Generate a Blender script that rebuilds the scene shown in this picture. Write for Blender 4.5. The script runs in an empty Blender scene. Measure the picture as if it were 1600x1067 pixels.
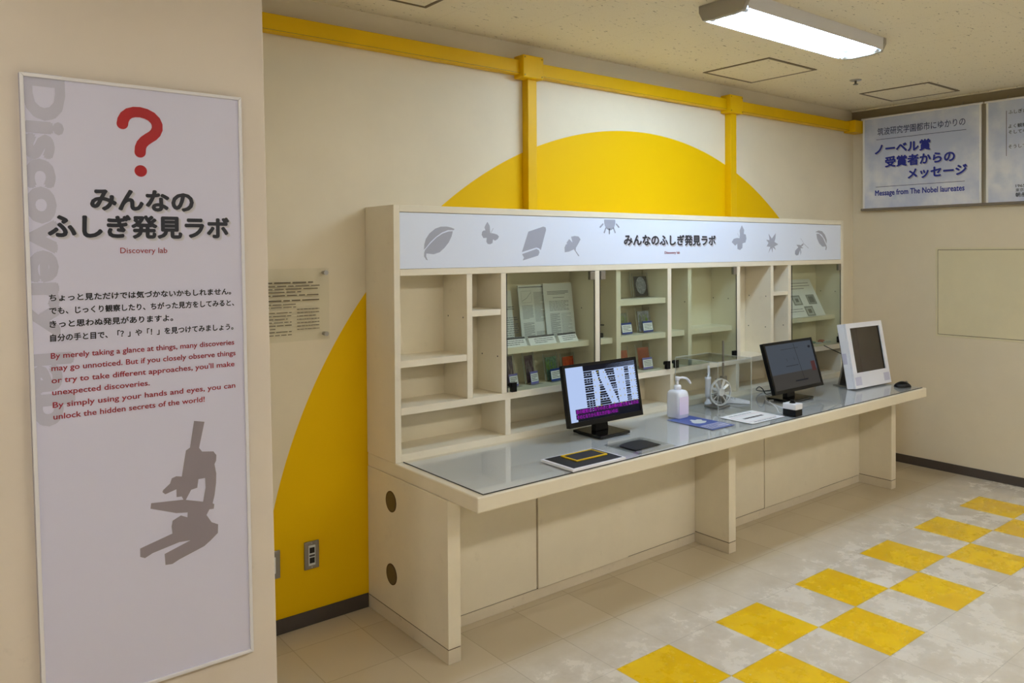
import bpy, math, random
from mathutils import Matrix, Vector

# ------------------------------------------------------------------ camera, world, exposure
SC = bpy.context.scene
COL = SC.collection
cam_data = bpy.data.cameras.new('camera')
cam = bpy.data.objects.new('camera', cam_data)
COL.objects.link(cam)
SC.camera = cam
cam_data.sensor_fit = 'HORIZONTAL'
cam_data.sensor_width = 36.0
cam_data.lens = 1228.59 / 1600 * 36.0
cam_data.shift_x = -22.18 / 1600
cam_data.shift_y = -125.18 / 1600
cam_data.clip_start = 0.05
R = Matrix(((0.7801542, 0.0131440, -0.6254491), (-0.6255550, 0.0062493, -0.7801550), (-0.0063458, 0.9998941, 0.0130977)))
cam.matrix_world = Matrix.Translation((-1.6745, -3.2629, 1.6267)) @ R.to_4x4()

world = bpy.data.worlds.new('world')
SC.world = world
world.use_nodes = True
world.node_tree.nodes['Background'].inputs[0].default_value = (0.9, 0.85, 0.75, 1)
world.node_tree.nodes['Background'].inputs[1].default_value = 0.05
vs = SC.view_settings
vs.view_transform = 'Standard'
vs.look = 'None'
vs.exposure = 0.0
vs.gamma = 1.0
vs.use_curve_mapping = False
TUBE = 46.0          # radiance of the fluorescent tubes

# ------------------------------------------------------------------ materials
def lin(c):
    return tuple(((x / 255) / 12.92 if x / 255 <= 0.04045 else ((x / 255 + 0.055) / 1.055) ** 2.4) for x in c) + (1.0,)

class NT:
    def __init__(s, name):
        s.m = bpy.data.materials.new(name); s.m.use_nodes = True
        s.t = s.m.node_tree; s.n = s.t.nodes; s.n.clear()
        s.out = s.n.new('ShaderNodeOutputMaterial')
    def new(s, typ, **kw):
        x = s.n.new(typ)
        for k, v in kw.items(): setattr(x, k, v)
        return x
    def link(s, a, b): s.t.links.new(a, b)
    def math(s, op, a, b=None, c=None):
        x = s.new('ShaderNodeMath', operation=op)
        for i, v in enumerate((a, b, c)):
            if v is None: continue
            if isinstance(v, (int, float)): x.inputs[i].default_value = v
            else: s.link(v, x.inputs[i])
        return x.outputs[0]
    def mix(s, f, a, b):
        x = s.new('ShaderNodeMix', data_type='RGBA')
        for i, v in ((0, f), (6, a), (7, b)):
            if isinstance(v, (int, float)): x.inputs[i].default_value = v
            elif isinstance(v, tuple): x.inputs[i].default_value = v
            else: s.link(v, x.inputs[i])
        return x.outputs[2]
    def coords(s):
        tc = s.new('ShaderNodeTexCoord'); sp = s.new('ShaderNodeSeparateXYZ')
        s.link(tc.outputs['Object'], sp.inputs[0])
        return tc.outputs['Object'], sp.outputs[0], sp.outputs[1], sp.outputs[2]
    def noise(s, vec, scale, detail=3.0, rough=0.55, mapping=None):
        if mapping:
            mp = s.new('ShaderNodeMapping'); mp.inputs['Scale'].default_value = mapping
            s.link(vec, mp.inputs[0]); vec = mp.outputs[0]
        x = s.new('ShaderNodeTexNoise'); x.inputs['Scale'].default_value = scale
        x.inputs['Detail'].default_value = detail; x.inputs['Roughness'].default_value = rough
        s.link(vec, x.inputs['Vector']); return x.outputs[0]
    def ramp(s, f, lo, hi):
        x = s.new('ShaderNodeMapRange', interpolation_type='SMOOTHSTEP')
        x.inputs[1].default_value = lo; x.inputs[2].default_value = hi
        s.link(f, x.inputs[0]); return x.outputs[0]
    def bsdf(s, col, rough=0.5, metal=0.0, spec=0.5, bump=None, bstr=0.1, bdist=0.002):
        p = s.new('ShaderNodeBsdfPrincipled')
        for k, v in (('Base Color', col), ('Roughness', rough), ('Metallic', metal), ('Specular IOR Level', spec)):
            if isinstance(v, (int, float, tuple)): p.inputs[k].default_value = v
            else: s.link(v, p.inputs[k])
        if bump is not None:
            b = s.new('ShaderNodeBump'); b.inputs['Strength'].default_value = bstr; b.inputs['Distance'].default_value = bdist
            s.link(bump, b.inputs['Height']); s.link(b.outputs[0], p.inputs['Normal'])
        s.link(p.outputs[0], s.out.inputs[0]); return s.m

def plain(name, c, rough=0.5, metal=0.0, spec=0.5, var=0.0, scale=4.0):
    t = NT(name); col = lin(c)
    if var > 0:
        v, x, y, z = t.coords()
        n = t.ramp(t.noise(v, scale, 5.0, 0.6), 0.35, 0.7)
        d = tuple(k * (1 - var) for k in col[:3]) + (1.0,)
        col = t.mix(n, d, col)
    return t.bsdf(col, rough, metal, spec)

def emit(name, c, strength):
    t = NT(name); e = t.new('ShaderNodeEmission'); e.inputs[0].default_value = lin(c); e.inputs[1].default_value = strength
    t.link(e.outputs[0], t.out.inputs[0]); return t.m

def screen_mat(name, c, strength):
    t = NT(name); p = t.new('ShaderNodeBsdfPrincipled')
    p.inputs['Base Color'].default_value = (0.004, 0.004, 0.004, 1); p.inputs['Roughness'].default_value = 0.4; p.inputs['Specular IOR Level'].default_value = 0.08
    p.inputs['Emission Color'].default_value = lin(c); p.inputs['Emission Strength'].default_value = strength
    t.link(p.outputs[0], t.out.inputs[0]); return t.m

def clear(name, tint, gloss=0.04, rough=0.0):
    t = NT(name)
    lw = t.new('ShaderNodeLayerWeight'); lw.inputs[0].default_value = 0.5
    f = t.math('ADD', t.math('MULTIPLY', t.math('POWER', lw.outputs['Facing'], 5.0), 0.9), gloss)
    tr = t.new('ShaderNodeBsdfTransparent'); tr.inputs[0].default_value = tint + (1.0,)
    gl = t.new('ShaderNodeBsdfGlossy'); gl.inputs['Roughness'].default_value = rough
    mx = t.new('ShaderNodeMixShader')
    t.link(f, mx.inputs[0]); t.link(tr.outputs[0], mx.inputs[1]); t.link(gl.outputs[0], mx.inputs[2])
    t.link(mx.outputs[0], t.out.inputs[0]); return t.m

def bright_edge(name):
    t = NT(name); d = t.new('ShaderNodeBsdfDiffuse'); d.inputs[0].default_value = (0.85, 0.9, 0.88, 1)
    tr = t.new('ShaderNodeBsdfTransparent'); mx = t.new('ShaderNodeMixShader'); mx.inputs[0].default_value = 0.65
    t.link(tr.outputs[0], mx.inputs[1]); t.link(d.outputs[0], mx.inputs[2]); t.link(mx.outputs[0], t.out.inputs[0]); return t.m

def wall_paint(name, c, spec=0.3):
    t = NT(name); v, x, y, z = t.coords()
    n = t.ramp(t.noise(v, 1.7, 5.0, 0.6), 0.3, 0.75)
    col = t.mix(n, lin(tuple(k * 0.965 for k in c)), lin(c))
    # faint scuffs low on the wall
    sc = t.ramp(t.noise(v, 9.0, 6.0, 0.7), 0.62, 0.74)
    low = t.math('SUBTRACT', 1.0, t.ramp(z, 0.5, 1.3))
    col = t.mix(t.math('MULTIPLY', t.math('MULTIPLY', sc, low), 0.25), col, lin(tuple(k * 0.82 for k in c)))
    return t.bsdf(col, 0.5, 0.0, spec, t.noise(v, 220.0, 2.0), 0.08, 0.001)

def mural_paint(name, c, yc, cx, cz, rad):
    t = NT(name); v, x, y, z = t.coords()
    n = t.ramp(t.noise(v, 1.7, 5.0, 0.6), 0.3, 0.75)
    base = t.mix(n, lin(tuple(k * 0.965 for k in c)), lin(c))
    dx = t.math('SUBTRACT', x, cx); dz = t.math('SUBTRACT', z, cz)
    d = t.math('SQRT', t.math('ADD', t.math('MULTIPLY', dx, dx), t.math('MULTIPLY', dz, dz)))
    col = t.mix(t.math('LESS_THAN', d, rad), base, lin(yc))
    return t.bsdf(col, 0.55, 0.0, 0.12, t.noise(v, 220.0, 2.0), 0.08, 0.001)

TX, TY, TA, TB = 3.8507, -1.1082, 0.3057, 0.3117
def floor_tiles(name):
    t = NT(name); v, x, y, z = t.coords()
    u = t.math('DIVIDE', t.math('SUBTRACT', TX, x), TA); w = t.math('DIVIDE', t.math('SUBTRACT', TY, y), TB)
    cu = t.math('FLOOR', u); cw = t.math('FLOOR', w)
    fu = t.math('SUBTRACT', u, cu); fw = t.math('SUBTRACT', w, cw)
    par = t.math('SUBTRACT', 1.0, t.math('FLOORED_MODULO', t.math('ADD', cu, cw), 2.0))
    inrow = t.math('MULTIPLY', t.math('GREATER_THAN', cw, -0.5), t.math('LESS_THAN', cw, 1.5))
    yel = t.math('MULTIPLY', t.math('MULTIPLY', par, inrow), t.math('GREATER_THAN', cu, -0.5))
    # each tile its own faint tone
    cmb = t.new('ShaderNodeCombineXYZ'); t.link(cu, cmb.inputs[0]); t.link(cw, cmb.inputs[1])
    wn = t.new('ShaderNodeTexWhiteNoise', noise_dimensions='2D'); t.link(cmb.outputs[0], wn.inputs[0])
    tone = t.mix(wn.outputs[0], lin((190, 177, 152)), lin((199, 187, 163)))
    cloud = t.ramp(t.noise(v, 5.5, 9.0, 0.68), 0.36, 0.70)
    cloud2 = t.ramp(t.noise(v, 1.9, 6.0, 0.62), 0.34, 0.68)
    lit_traffic = t.math('SUBTRACT', 1.0, t.ramp(y, -1.15, -0.70))  # scuffs of foot traffic, plus counter shade painted in as a darker tone
    worn_lit = t.mix(t.math('MULTIPLY', cloud, 0.9), lin((206, 197, 182)), lin((242, 237, 228)))
    worn_lit = t.mix(t.math('MULTIPLY', cloud2, 0.55), worn_lit, lin((226, 220, 208)))
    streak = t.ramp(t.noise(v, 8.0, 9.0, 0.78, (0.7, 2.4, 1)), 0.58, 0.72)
    worn_lit = t.mix(t.math('MULTIPLY', streak, 0.28), worn_lit, lin((164, 155, 140)))
    grey = t.mix(lit_traffic, tone, worn_lit)
    ycol = t.mix(t.math('MULTIPLY', cloud, 0.6), lin((236, 190, 0)), lin((250, 214, 4)))
    ycol = t.mix(t.math('MULTIPLY', streak, 0.35), ycol, lin((196, 154, 0)))
    speck = t.ramp(t.noise(v, 60.0, 2.0, 0.5), 0.70, 0.74)
    col = t.mix(yel, grey, ycol)
    col = t.mix(t.math('MULTIPLY', t.math('MULTIPLY', speck, lit_traffic), 0.5), col, lin((236, 226, 200)))
    e = 0.006
    su = t.math('MAXIMUM', t.math('LESS_THAN', fu, e), t.math('GREATER_THAN', fu, 1 - e))
    sw = t.math('MAXIMUM', t.math('LESS_THAN', fw, e), t.math('GREATER_THAN', fw, 1 - e))
    seam = t.math('MULTIPLY', t.math('MAXIMUM', su, sw), t.math('ADD', 0.16, t.math('MULTIPLY', t.noise(v, 3.0), 0.3)))
    col = t.mix(seam, col, lin((104, 92, 72)))
    rough = t.math('ADD', 0.16, t.math('MULTIPLY', t.math('MULTIPLY', cloud, lit_traffic), 0.25))
    return t.bsdf(col, rough, 0.0, 0.5, t.noise(v, 14.0, 2.0), 0.02, 0.002)

def ceiling_board(name, c):
    t = NT(name); v, x, y, z = t.coords()
    n = t.noise(v, 55.0, 3.0, 0.6, (0.55, 1.4, 1)); pit = t.ramp(n, 0.645, 0.70)
    n2 = t.ramp(t.noise(v, 160.0, 2.0), 0.3, 0.7)
    col = t.mix(t.math('MULTIPLY', n2, 0.25), lin(c), lin(tuple(k * 0.93 for k in c)))
    col = t.mix(t.math('MULTIPLY', pit, 0.75), col, lin((120, 104, 76)))
    fx = t.math('FRACT', t.math('DIVIDE', t.math('ADD', x, 20.15), 0.455)); fy = t.math('FRACT', t.math('DIVIDE', t.math('ADD', y, 20.0), 0.91))
    seam = t.math('MAXIMUM', t.math('LESS_THAN', fx, 0.004), t.math('LESS_THAN', fy, 0.002))
    col = t.mix(t.math('MULTIPLY', seam, 0.3), col, lin((150, 135, 105)))
    return t.bsdf(col, 0.9, 0.0, 0.1, t.math('ADD', t.math('MULTIPLY', pit, -1.0), t.math('MULTIPLY', n2, 0.3)), 0.35, 0.002)

def laminate(name, c, rough=0.38, dirt=0.12):
    t = NT(name); v, x, y, z = t.coords()
    n = t.ramp(t.noise(v, 2.5, 6.0, 0.65), 0.35, 0.72)
    col = t.mix(n, lin(tuple(k * 0.97 for k in c)), lin(c))
    g = t.ramp(t.noise(v, 12.0, 7.0, 0.72), 0.58, 0.75)
    col = t.mix(t.math('MULTIPLY', g, dirt), col, lin((150, 128, 96)))
    return t.bsdf(col, rough, 0.0, 0.4)

def cloud_print(name):
    t = NT(name); v, x, y, z = t.coords()
    n = t.ramp(t.noise(v, 2.6, 5.0, 0.55), 0.35, 0.7)
    col = t.mix(n, lin((192, 202, 228)), lin((236, 238, 244)))
    n2 = t.ramp(t.noise(v, 4.5, 4.0, 0.5), 0.55, 0.75)
    col = t.mix(t.math('MULTIPLY', n2, 0.35), col, lin((150, 176, 214)))
    return t.bsdf(col, 0.28, 0.0, 0.5, t.noise(v, 3.5, 2.0), 0.25, 0.03)

CREAM = (236, 224, 197)
M = dict(
    wall=wall_paint('cream_wall_paint', CREAM),
    mural=mural_paint('cream_wall_with_yellow_semicircle', CREAM, (236, 189, 0), 1.841, -0.008, 2.344),
    pillar=wall_paint('cream_pillar_paint', (234, 222, 206)),
    far_wall=plain('dim_brown_far_wall', (92, 82, 70), 0.7),
    ceil=ceiling_board('pitted_ceiling_board', (240, 230, 204)),
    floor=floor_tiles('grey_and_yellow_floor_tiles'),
    dark_base=plain('dark_vinyl_skirting', (74, 66, 60), 0.45, var=0.15),
    lam=laminate('ivory_laminate', (240, 230, 206)),
    lam_in=laminate('ivory_laminate_inside', (239, 228, 200), 0.45, 0.06),
    kick=laminate('scuffed_ivory_plinth', (226, 214, 190), 0.45, 0.45),
    groove=plain('dark_joint', (84, 66, 42), 0.7),
    hole=plain('dark_peg_hole', (38, 30, 22), 0.8),
    grommet=plain('brown_grommet', (92, 78, 54), 0.4),
    yellow=plain('yellow_duct_paint', (234, 186, 0), 0.45, spec=0.2, var=0.06),
    screw=plain('screw_head', (150, 120, 30), 0.35, 0.6),
    header=plain('white_header_print', (230, 238, 254), 0.35),
    print_grey=plain('grey_print', (168, 172, 188), 0.4),
    shade_a=plain('soft_title_shading', (190, 188, 197), 0.4),
    shade_b=plain('softer_title_shading', (206, 204, 213), 0.4),
    print_grey2=plain('mid_grey_print', (142, 133, 140), 0.4),
    print_pale=plain('pale_grey_print', (192, 191, 208), 0.4),
    print_shadow=plain('soft_grey_print', (186, 188, 200), 0.4),
    ink=plain('near_black_ink', (34, 36, 46), 0.4),
    ink_black=plain('black_ink', (22, 22, 26), 0.45),
    ink_red=plain('dark_red_ink', (150, 30, 48), 0.4),
    red=plain('deep_red_print', (168, 14, 24), 0.4),
    navy=plain('blue_ink', (28, 42, 150), 0.4),
    navy_dark=plain('dark_blue_ink', (44, 52, 104), 0.4),
    sign=plain('white_sign_face', (216, 215, 236), 0.38),
    alu=plain('white_frame_edge', (232, 230, 232), 0.35),
    metal=plain('satin_metal', (190, 188, 184), 0.3, 0.9),
    bright_metal=plain('bright_aluminium', (222, 222, 220), 0.35, 0.35),
    steel=plain('grey_steel', (150, 146, 138), 0.35, 0.8),
    rail=plain('grey_brown_rail', (150, 136, 108), 0.6, var=0.1),
    bar=plain('brown_grey_hanger_bar', (126, 116, 102), 0.45),
    banner=cloud_print('cloudy_blue_banner_print'),
    fixture=plain('white_lamp_enamel', (232, 232, 236), 0.35),
    fixcap=plain('grey_lamp_end_cap', (172, 166, 152), 0.5),
    tube=emit('lit_daylight_tube', (196, 225, 255), TUBE * 1.9),
    tube_warm=emit('lit_neutral_tube', (255, 251, 243), TUBE * 0.97),
    tubecap=plain('tube_end_cap', (200, 200, 204), 0.4, 0.5),
    hatchline=plain('brown_hatch_rim', (112, 96, 68), 0.5),
    hatchpanel=laminate('beige_access_panel', (232, 222, 186), 0.45, 0.02),
    glass=clear('door_glass', (0.90, 0.93, 0.89), 0.035),
    sheetglass=clear('counter_sheet_glass', (0.985, 0.99, 0.99), 0.045),
    acrylic=clear('clear_acrylic', (0.965, 0.975, 0.97), 0.03),
    plaque=clear('clear_plaque', (0.985, 0.99, 0.98), 0.02),
    acrylic_edge=bright_edge('bright_acrylic_edge'),
    mat_grey=plain('grey_counter_inlay', (234, 236, 235), 0.4, var=0.03),
    edge_dark=plain('dark_edge_line', (60, 58, 54), 0.4),
    black=plain('black_plastic', (9, 9, 10), 0.38, spec=0.25),
    black_soft=plain('matt_black', (20, 18, 18), 0.55),
    gloss_black=plain('gloss_black', (8, 8, 9), 0.12),
    darkscreen=plain('switched_off_screen', (56, 48, 42), 0.22),
    white=plain('white_plastic', (238, 238, 244), 0.35),
    white_soft=plain('translucent_white_bottle', (236, 238, 246), 0.4),
    lilac=plain('pale_pink_label', (232, 218, 238), 0.4),
    speaker=plain('pale_speaker_mesh', (206, 204, 222), 0.7),
    paper=plain('white_paper', (240, 240, 240), 0.6),
    paper_grey=plain('grey_paper', (206, 210, 208), 0.6),
    txt=plain('grey_small_print', (120, 122, 126), 0.6),
    txt_dark=plain('dark_small_print', (60, 58, 60), 0.6),
    plaque_txt=plain('plaque_engraving', (96, 84, 60), 0.6),
    blue=plain('blue_label', (36, 66, 150), 0.45),
    blue_card=plain('blue_card', (72, 92, 164), 0.45),
    violet=plain('violet_label', (128, 122, 196), 0.45),
    purple=plain('purple_grey_card', (98, 88, 112), 0.5, var=0.4, scale=60),
    mauve=plain('mauve_card', (112, 92, 104), 0.5, var=0.4, scale=60),
    green=plain('green_card', (128, 162, 140), 0.5, var=0.5, scale=70),
    orange=plain('orange_card', (222, 96, 50), 0.5, var=0.35, scale=50),
    brick=plain('brick_red_card', (184, 96, 70), 0.5, var=0.35, scale=50),
    sprout=plain('grey_green_card', (150, 160, 150), 0.5, var=0.3, scale=70),
    leafgreen=plain('leaf_green_print', (120, 158, 60), 0.5),
    tapeyellow=plain('yellow_plastic_frame', (226, 190, 24), 0.35),
    pinkred=plain('red_outline_print', (196, 90, 110), 0.5),
    photo_dark=plain('dark_photo', (40, 42, 54), 0.3, var=0.3, scale=40),
    photo_light=plain('pale_photo_tone', (168, 176, 192), 0.4, var=0.5, scale=60),
    chip_pale=plain('pale_chip_print', (188, 190, 186), 0.5),
    chip=plain('grey_chip_print', (146, 148, 144), 0.5),
    chip_d=plain('dark_chip_print', (118, 118, 116), 0.5),
    scr_bg=screen_mat('screen_pale_blue', (190, 212, 255), 0.85),
    scr_dark=screen_mat('screen_dark', (14, 18, 36), 0.6),
    scr_mag=screen_mat('screen_magenta', (170, 20, 190), 0.7),
    scr_cap=screen_mat('screen_caption_band', (70, 40, 90), 0.6),
    scr_yel=screen_mat('screen_mark', (190, 180, 80), 0.8),
    dim_wall=screen_mat('dim_screen_blue_grey', (96, 106, 120), 0.42),
    dim_floor=screen_mat('dim_screen_grey', (86, 83, 80), 0.42),
    dim_dark=screen_mat('dim_screen_dark', (36, 40, 50), 0.4),
    dim_red=screen_mat('dim_screen_red', (110, 60, 60), 0.42),
)

# ------------------------------------------------------------------ mesh building
class MB:
    def __init__(s): s.v = []; s.f = []; s.mi = []; s.sm = []
    def add(s, verts, faces, mi=0, smooth=False):
        b = len(s.v); s.v += [tuple(p) for p in verts]
        for f in faces: s.f.append(tuple(b + i for i in f)); s.mi.append(mi); s.sm.append(smooth)
        return s
    def box(s, x0, x1, y0, y1, z0, z1, mi=0):
        V = [(x0, y0, z0), (x1, y0, z0), (x1, y1, z0), (x0, y1, z0), (x0, y0, z1), (x1, y0, z1), (x1, y1, z1), (x0, y1, z1)]
        return s.add(V, [(0, 3, 2, 1), (4, 5, 6, 7), (0, 1, 5, 4), (1, 2, 6, 5), (2, 3, 7, 6), (3, 0, 4, 7)], mi)
    def prism(s, poly, P, d0, d1, mi=0):
        """poly in (a,b); P(a,b,d) -> point; extruded from depth d0 to d1"""
        n = len(poly)
        V = [P(a, b, d0) for a, b in poly] + [P(a, b, d1) for a, b in poly]
        F = [tuple(range(n)), tuple(range(2 * n - 1, n - 1, -1))] + [(i, i + n, (i + 1) % n + n, (i + 1) % n) for i in range(n)]
        return s.add(V, F, mi)
    def flat(s, poly, P, mi=0):
        return s.add([P(a, b) for a, b in poly], [tuple(range(len(poly)))], mi)
    def rect(s, a0, a1, b0, b1, P, mi=0): return s.flat([(a0, b0), (a1, b0), (a1, b1), (a0, b1)], P, mi)
    def ring(s, a0, a1, b0, b1, w, P, mi=0):
        s.rect(a0, a1, b0, b0 + w, P, mi); s.rect(a0, a1, b1 - w, b1, P, mi)
        s.rect(a0, a0 + w, b0 + w, b1 - w, P, mi); return s.rect(a1 - w, a1, b0 + w, b1 - w, P, mi)
    def cyl(s, p0, p1, r0, r1=None, n=20, mi=0, caps=True):
        r1 = r0 if r1 is None else r1
        p0 = Vector(p0); p1 = Vector(p1); d = (p1 - p0).normalized()
        a = d.orthogonal().normalized(); b = d.cross(a)
        V = [p0 + (a * math.cos(2 * math.pi * i / n) + b * math.sin(2 * math.pi * i / n)) * r0 for i in range(n)]
        V += [p1 + (a * math.cos(2 * math.pi * i / n) + b * math.sin(2 * math.pi * i / n)) * r1 for i in range(n)]
        s.add(V, [(i, (i + 1) % n, (i + 1) % n + n, i + n) for i in range(n)], mi, True)
        if caps: s.add(V, [tuple(range(n - 1, -1, -1)), tuple(range(n, 2 * n))], mi)
        return s
    def lathe(s, c, prof, n=24, mi=0):
        k = len(prof); V = []
        for i in range(n):
            a = 2 * math.pi * i / n
            V += [(c[0] + r * math.cos(a), c[1] + r * math.sin(a), c[2] + z) for r, z in prof]
        F = [(i * k + j, ((i + 1) % n) * k + j, ((i + 1) % n) * k + j + 1, i * k + j + 1) for i in range(n) for j in range(k - 1)]
        return s.add(V, F, mi, True)
    def tube(s, pts, r, n=8, mi=0):
        pts = [Vector(p) for p in pts]; rings = []
        for i, p in enumerate(pts):
            d = (pts[min(i + 1, len(pts) - 1)] - pts[max(i - 1, 0)]).normalized()
            a = d.cross(Vector((0.13, 0.27, 1))).normalized(); b = d.cross(a)
            rings.append([p + (a * math.cos(2 * math.pi * j / n) + b * math.sin(2 * math.pi * j / n)) * r for j in range(n)])
        V = [q for g in rings for q in g]
        s.add(V, [(i * n + j, i * n + (j + 1) % n, (i + 1) * n + (j + 1) % n, (i + 1) * n + j) for i in range(len(pts) - 1) for j in range(n)], mi, True)
        return s.add(rings[0] + rings[-1], [tuple(range(n)), tuple(range(2 * n - 1, n - 1, -1))], mi)
    def disc(s, a, b, r, P, n=28, mi=0, ry=None):
        ry = r if ry is None else ry
        return s.flat([(a + r * math.cos(2 * math.pi * i / n), b + ry * math.sin(2 * math.pi * i / n)) for i in range(n)], P, mi)
    def stroke(s, pts, w, P, mi=0):
        for (a, b), (c, d) in zip(pts, pts[1:]):
            l = math.hypot(c - a, d - b) or 1e-6; nx, ny = -(d - b) / l * w / 2, (c - a) / l * w / 2
            s.flat([(a + nx, b + ny), (a - nx, b - ny), (c - nx, d - ny), (c + nx, d + ny)], P, mi)
        for a, b in pts: s.disc(a, b, w / 2, P, 20, mi)
        return s
    def ribbon(s, pts, w, P, mi=0, cap=10):
        """one clean outline along a path with round ends"""
        n = len(pts); L = []; Rr = []
        for i, (a, b) in enumerate(pts):
            p, q = pts[max(i - 1, 0)], pts[min(i + 1, n - 1)]
            l = math.hypot(q[0] - p[0], q[1] - p[1]); nx, ny = -(q[1] - p[1]) / l * w / 2, (q[0] - p[0]) / l * w / 2
            L.append((a + nx, b + ny)); Rr.append((a - nx, b - ny))
        for i in range(n - 1): s.flat([L[i], Rr[i], Rr[i + 1], L[i + 1]], P, mi)
        for c, q in ((pts[0], L[0]), (pts[-1], Rr[-1])):
            a0 = math.atan2(q[1] - c[1], q[0] - c[0])
            s.flat([(c[0] + w / 2 * math.cos(a0 + math.pi * i / cap), c[1] + w / 2 * math.sin(a0 + math.pi * i / cap)) for i in range(cap + 1)], P, mi)
        return s
    def text(s, body, P, a0, a1, base, size, bold=0.0, mi=0, vert=False):
        """printed line: spans a0..a1, on the baseline, em height `size`; P(a,b) -> point"""
        V, F = glyphs(body, 0.0)
        x0 = min(p[0] for p in V); x1 = max(p[0] for p in V); k = (a1 - a0) / (x1 - x0)
        h = bold
        shifts = [(0, 0)] + ([(h * math.cos(i * math.pi / 4), h * math.sin(i * math.pi / 4)) for i in range(8)] if h > 0 else [])
        A, B, C = Vector(P(0, 0)), Vector(P(1, 0)), Vector(P(0, 1)); nrm = (B - A).cross(C - A).normalized()
        for j, (dx, dy) in enumerate(shifts):      # heavy faces: a stack of slightly shifted prints, each a hair above the last
            s.add([Vector(P(a0 + (x - x0 + dx) * k, base + (y + dy) * size)) + nrm * (j * 0.00002) for x, y in V], F, mi)
        return s
    def bars(s, a0, a1, b0, b1, rows, P, seed, mi=0, fill=0.55, words=True):
        rnd = random.Random(seed); h = (b1 - b0) / rows
        for i in range(rows):
            y = b1 - (i + 0.5) * h; a = a0; end = a0 + (a1 - a0) * (rnd.uniform(0.55, 1.0) if i % 3 == 2 else 1.0)
            while a < end:
                L = rnd.uniform(0.06, 0.2) * (a1 - a0) if words else end - a
                s.rect(a, min(a + L, end), y - h * fill / 2, y + h * fill / 2, P, mi); a += L + 0.02 * (a1 - a0)
        return s

def glyphs(body, bold):
    cu = bpy.data.curves.new('lettering', 'FONT'); cu.body = body; cu.offset = bold; cu.resolution_u = 3
    o = bpy.data.objects.new('lettering', cu); COL.objects.link(o)
    dg = bpy.context.evaluated_depsgraph_get()
    me = bpy.data.meshes.new_from_object(o.evaluated_get(dg))
    V = [(v.co.x, v.co.y) for v in me.vertices]; F = [tuple(p.vertices) for p in me.polygons]
    bpy.data.objects.remove(o); bpy.data.curves.remove(cu); bpy.data.meshes.remove(me)
    return V, F

def root_loc(o):
    while o.parent: o = o.parent
    return Vector(o.location)

def build(name, mb, mats, parent=None, bevel=0.0, local=False, loc=None, segs=2):
    me = bpy.data.meshes.new(name)
    off = Vector((0, 0, 0))
    if parent is not None and not local: off = root_loc(parent)
    elif loc is not None: off = Vector(loc)
    me.from_pydata([tuple(Vector(p) - off) for p in mb.v], [], mb.f)
    mats = mats if isinstance(mats, (list, tuple)) else [mats]
    for m in mats: me.materials.append(M[m])
    me.polygons.foreach_set('material_index', mb.mi)
    me.polygons.foreach_set('use_smooth', mb.sm)
    me.update()
    o = bpy.data.objects.new(name, me); COL.objects.link(o)
    if parent is not None: o.parent = parent
    elif loc is not None: o.location = loc
    if bevel > 0:
        b = o.modifiers.new('bevel', 'BEVEL'); b.width = bevel; b.segments = segs; b.limit_method = 'ANGLE'; b.angle_limit = math.radians(40)
        b.harden_normals = False
    return o

def tag(o, label, cat, group=None):
    o['label'] = label; o['category'] = cat
    if group: o['group'] = group
    return o

def thing(name, label, cat, loc=(0, 0, 0), rz=0.0, group=None):
    o = bpy.data.objects.new(name, None); COL.objects.link(o)
    o.location = loc; o.rotation_euler = (0, 0, rz); o.empty_display_size = 0.05
    return tag(o, label, cat, group)

def struct(name, mb, mats, bevel=0.0):
    o = build(name, mb, mats, bevel=bevel); o['kind'] = 'structure'; return o

def copy_tree(o, parent=None):
    c = o.copy(); COL.objects.link(c)
    if parent is not None: c.parent = parent
    for ch in o.children: copy_tree(ch, c)
    return c

# ------------------------------------------------------------------ the room
XW, ZC = 4.284, 2.72
Y_FRONT, X_LEFT = -7.4, -4.2
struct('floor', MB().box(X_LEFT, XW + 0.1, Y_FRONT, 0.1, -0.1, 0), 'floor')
struct('ceiling', MB().box(X_LEFT, XW + 0.1, Y_FRONT, 0.1, ZC, ZC + 0.1), 'ceil')
struct('wall_back', MB().box(X_LEFT, XW, 0, 0.1, 0, ZC), 'mural')
struct('wall_right', MB().box(XW, XW + 0.1, Y_FRONT, 0.1, 0, ZC), 'wall')
struct('wall_left', MB().box(X_LEFT - 0.1, X_LEFT, Y_FRONT, 0.1, 0, ZC), 'far_wall')
struct('wall_front', MB().box(X_LEFT - 0.1, XW + 0.1, Y_FRONT - 0.1, Y_FRONT, 0, ZC), 'far_wall')
ex = lambda z: -0.723 + 0.0123 * (2.35 - z)        # the pier's corner leans very slightly
struct('wall_pier', MB().add([(X_LEFT, -0.70, 0), (ex(0), -0.70, 0), (ex(ZC), -0.70, ZC), (X_LEFT, -0.70, ZC),
                              (X_LEFT, 0, 0), (ex(0), 0, 0), (ex(ZC), 0, ZC), (X_LEFT, 0, ZC)],
                             [(0, 1, 2, 3), (7, 6, 5, 4), (1, 5, 6, 2), (0, 4, 5, 1), (3, 2, 6, 7), (0, 3, 7, 4)]), 'pillar', bevel=0.004)
struct('baseboard_back', MB().box(-0.69, -0.002, -0.008, -0.0002, 0, 0.064), 'dark_base', bevel=0.002)
struct('baseboard_right', MB().box(XW - 0.008, XW - 0.0002, Y_FRONT, -0.001, 0, 0.064), 'dark_base', bevel=0.002)
struct('trim_1', MB().box(XW - 0.014, XW - 0.0002, -4.5, -0.001, 2.638, 2.708), 'rail', bevel=0.002)
struct('trim_2', MB().box(XW - 0.03, XW - 0.0002, Y_FRONT, -0.001, 2.709, 2.7195), 'ceil', bevel=0.002)

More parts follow.
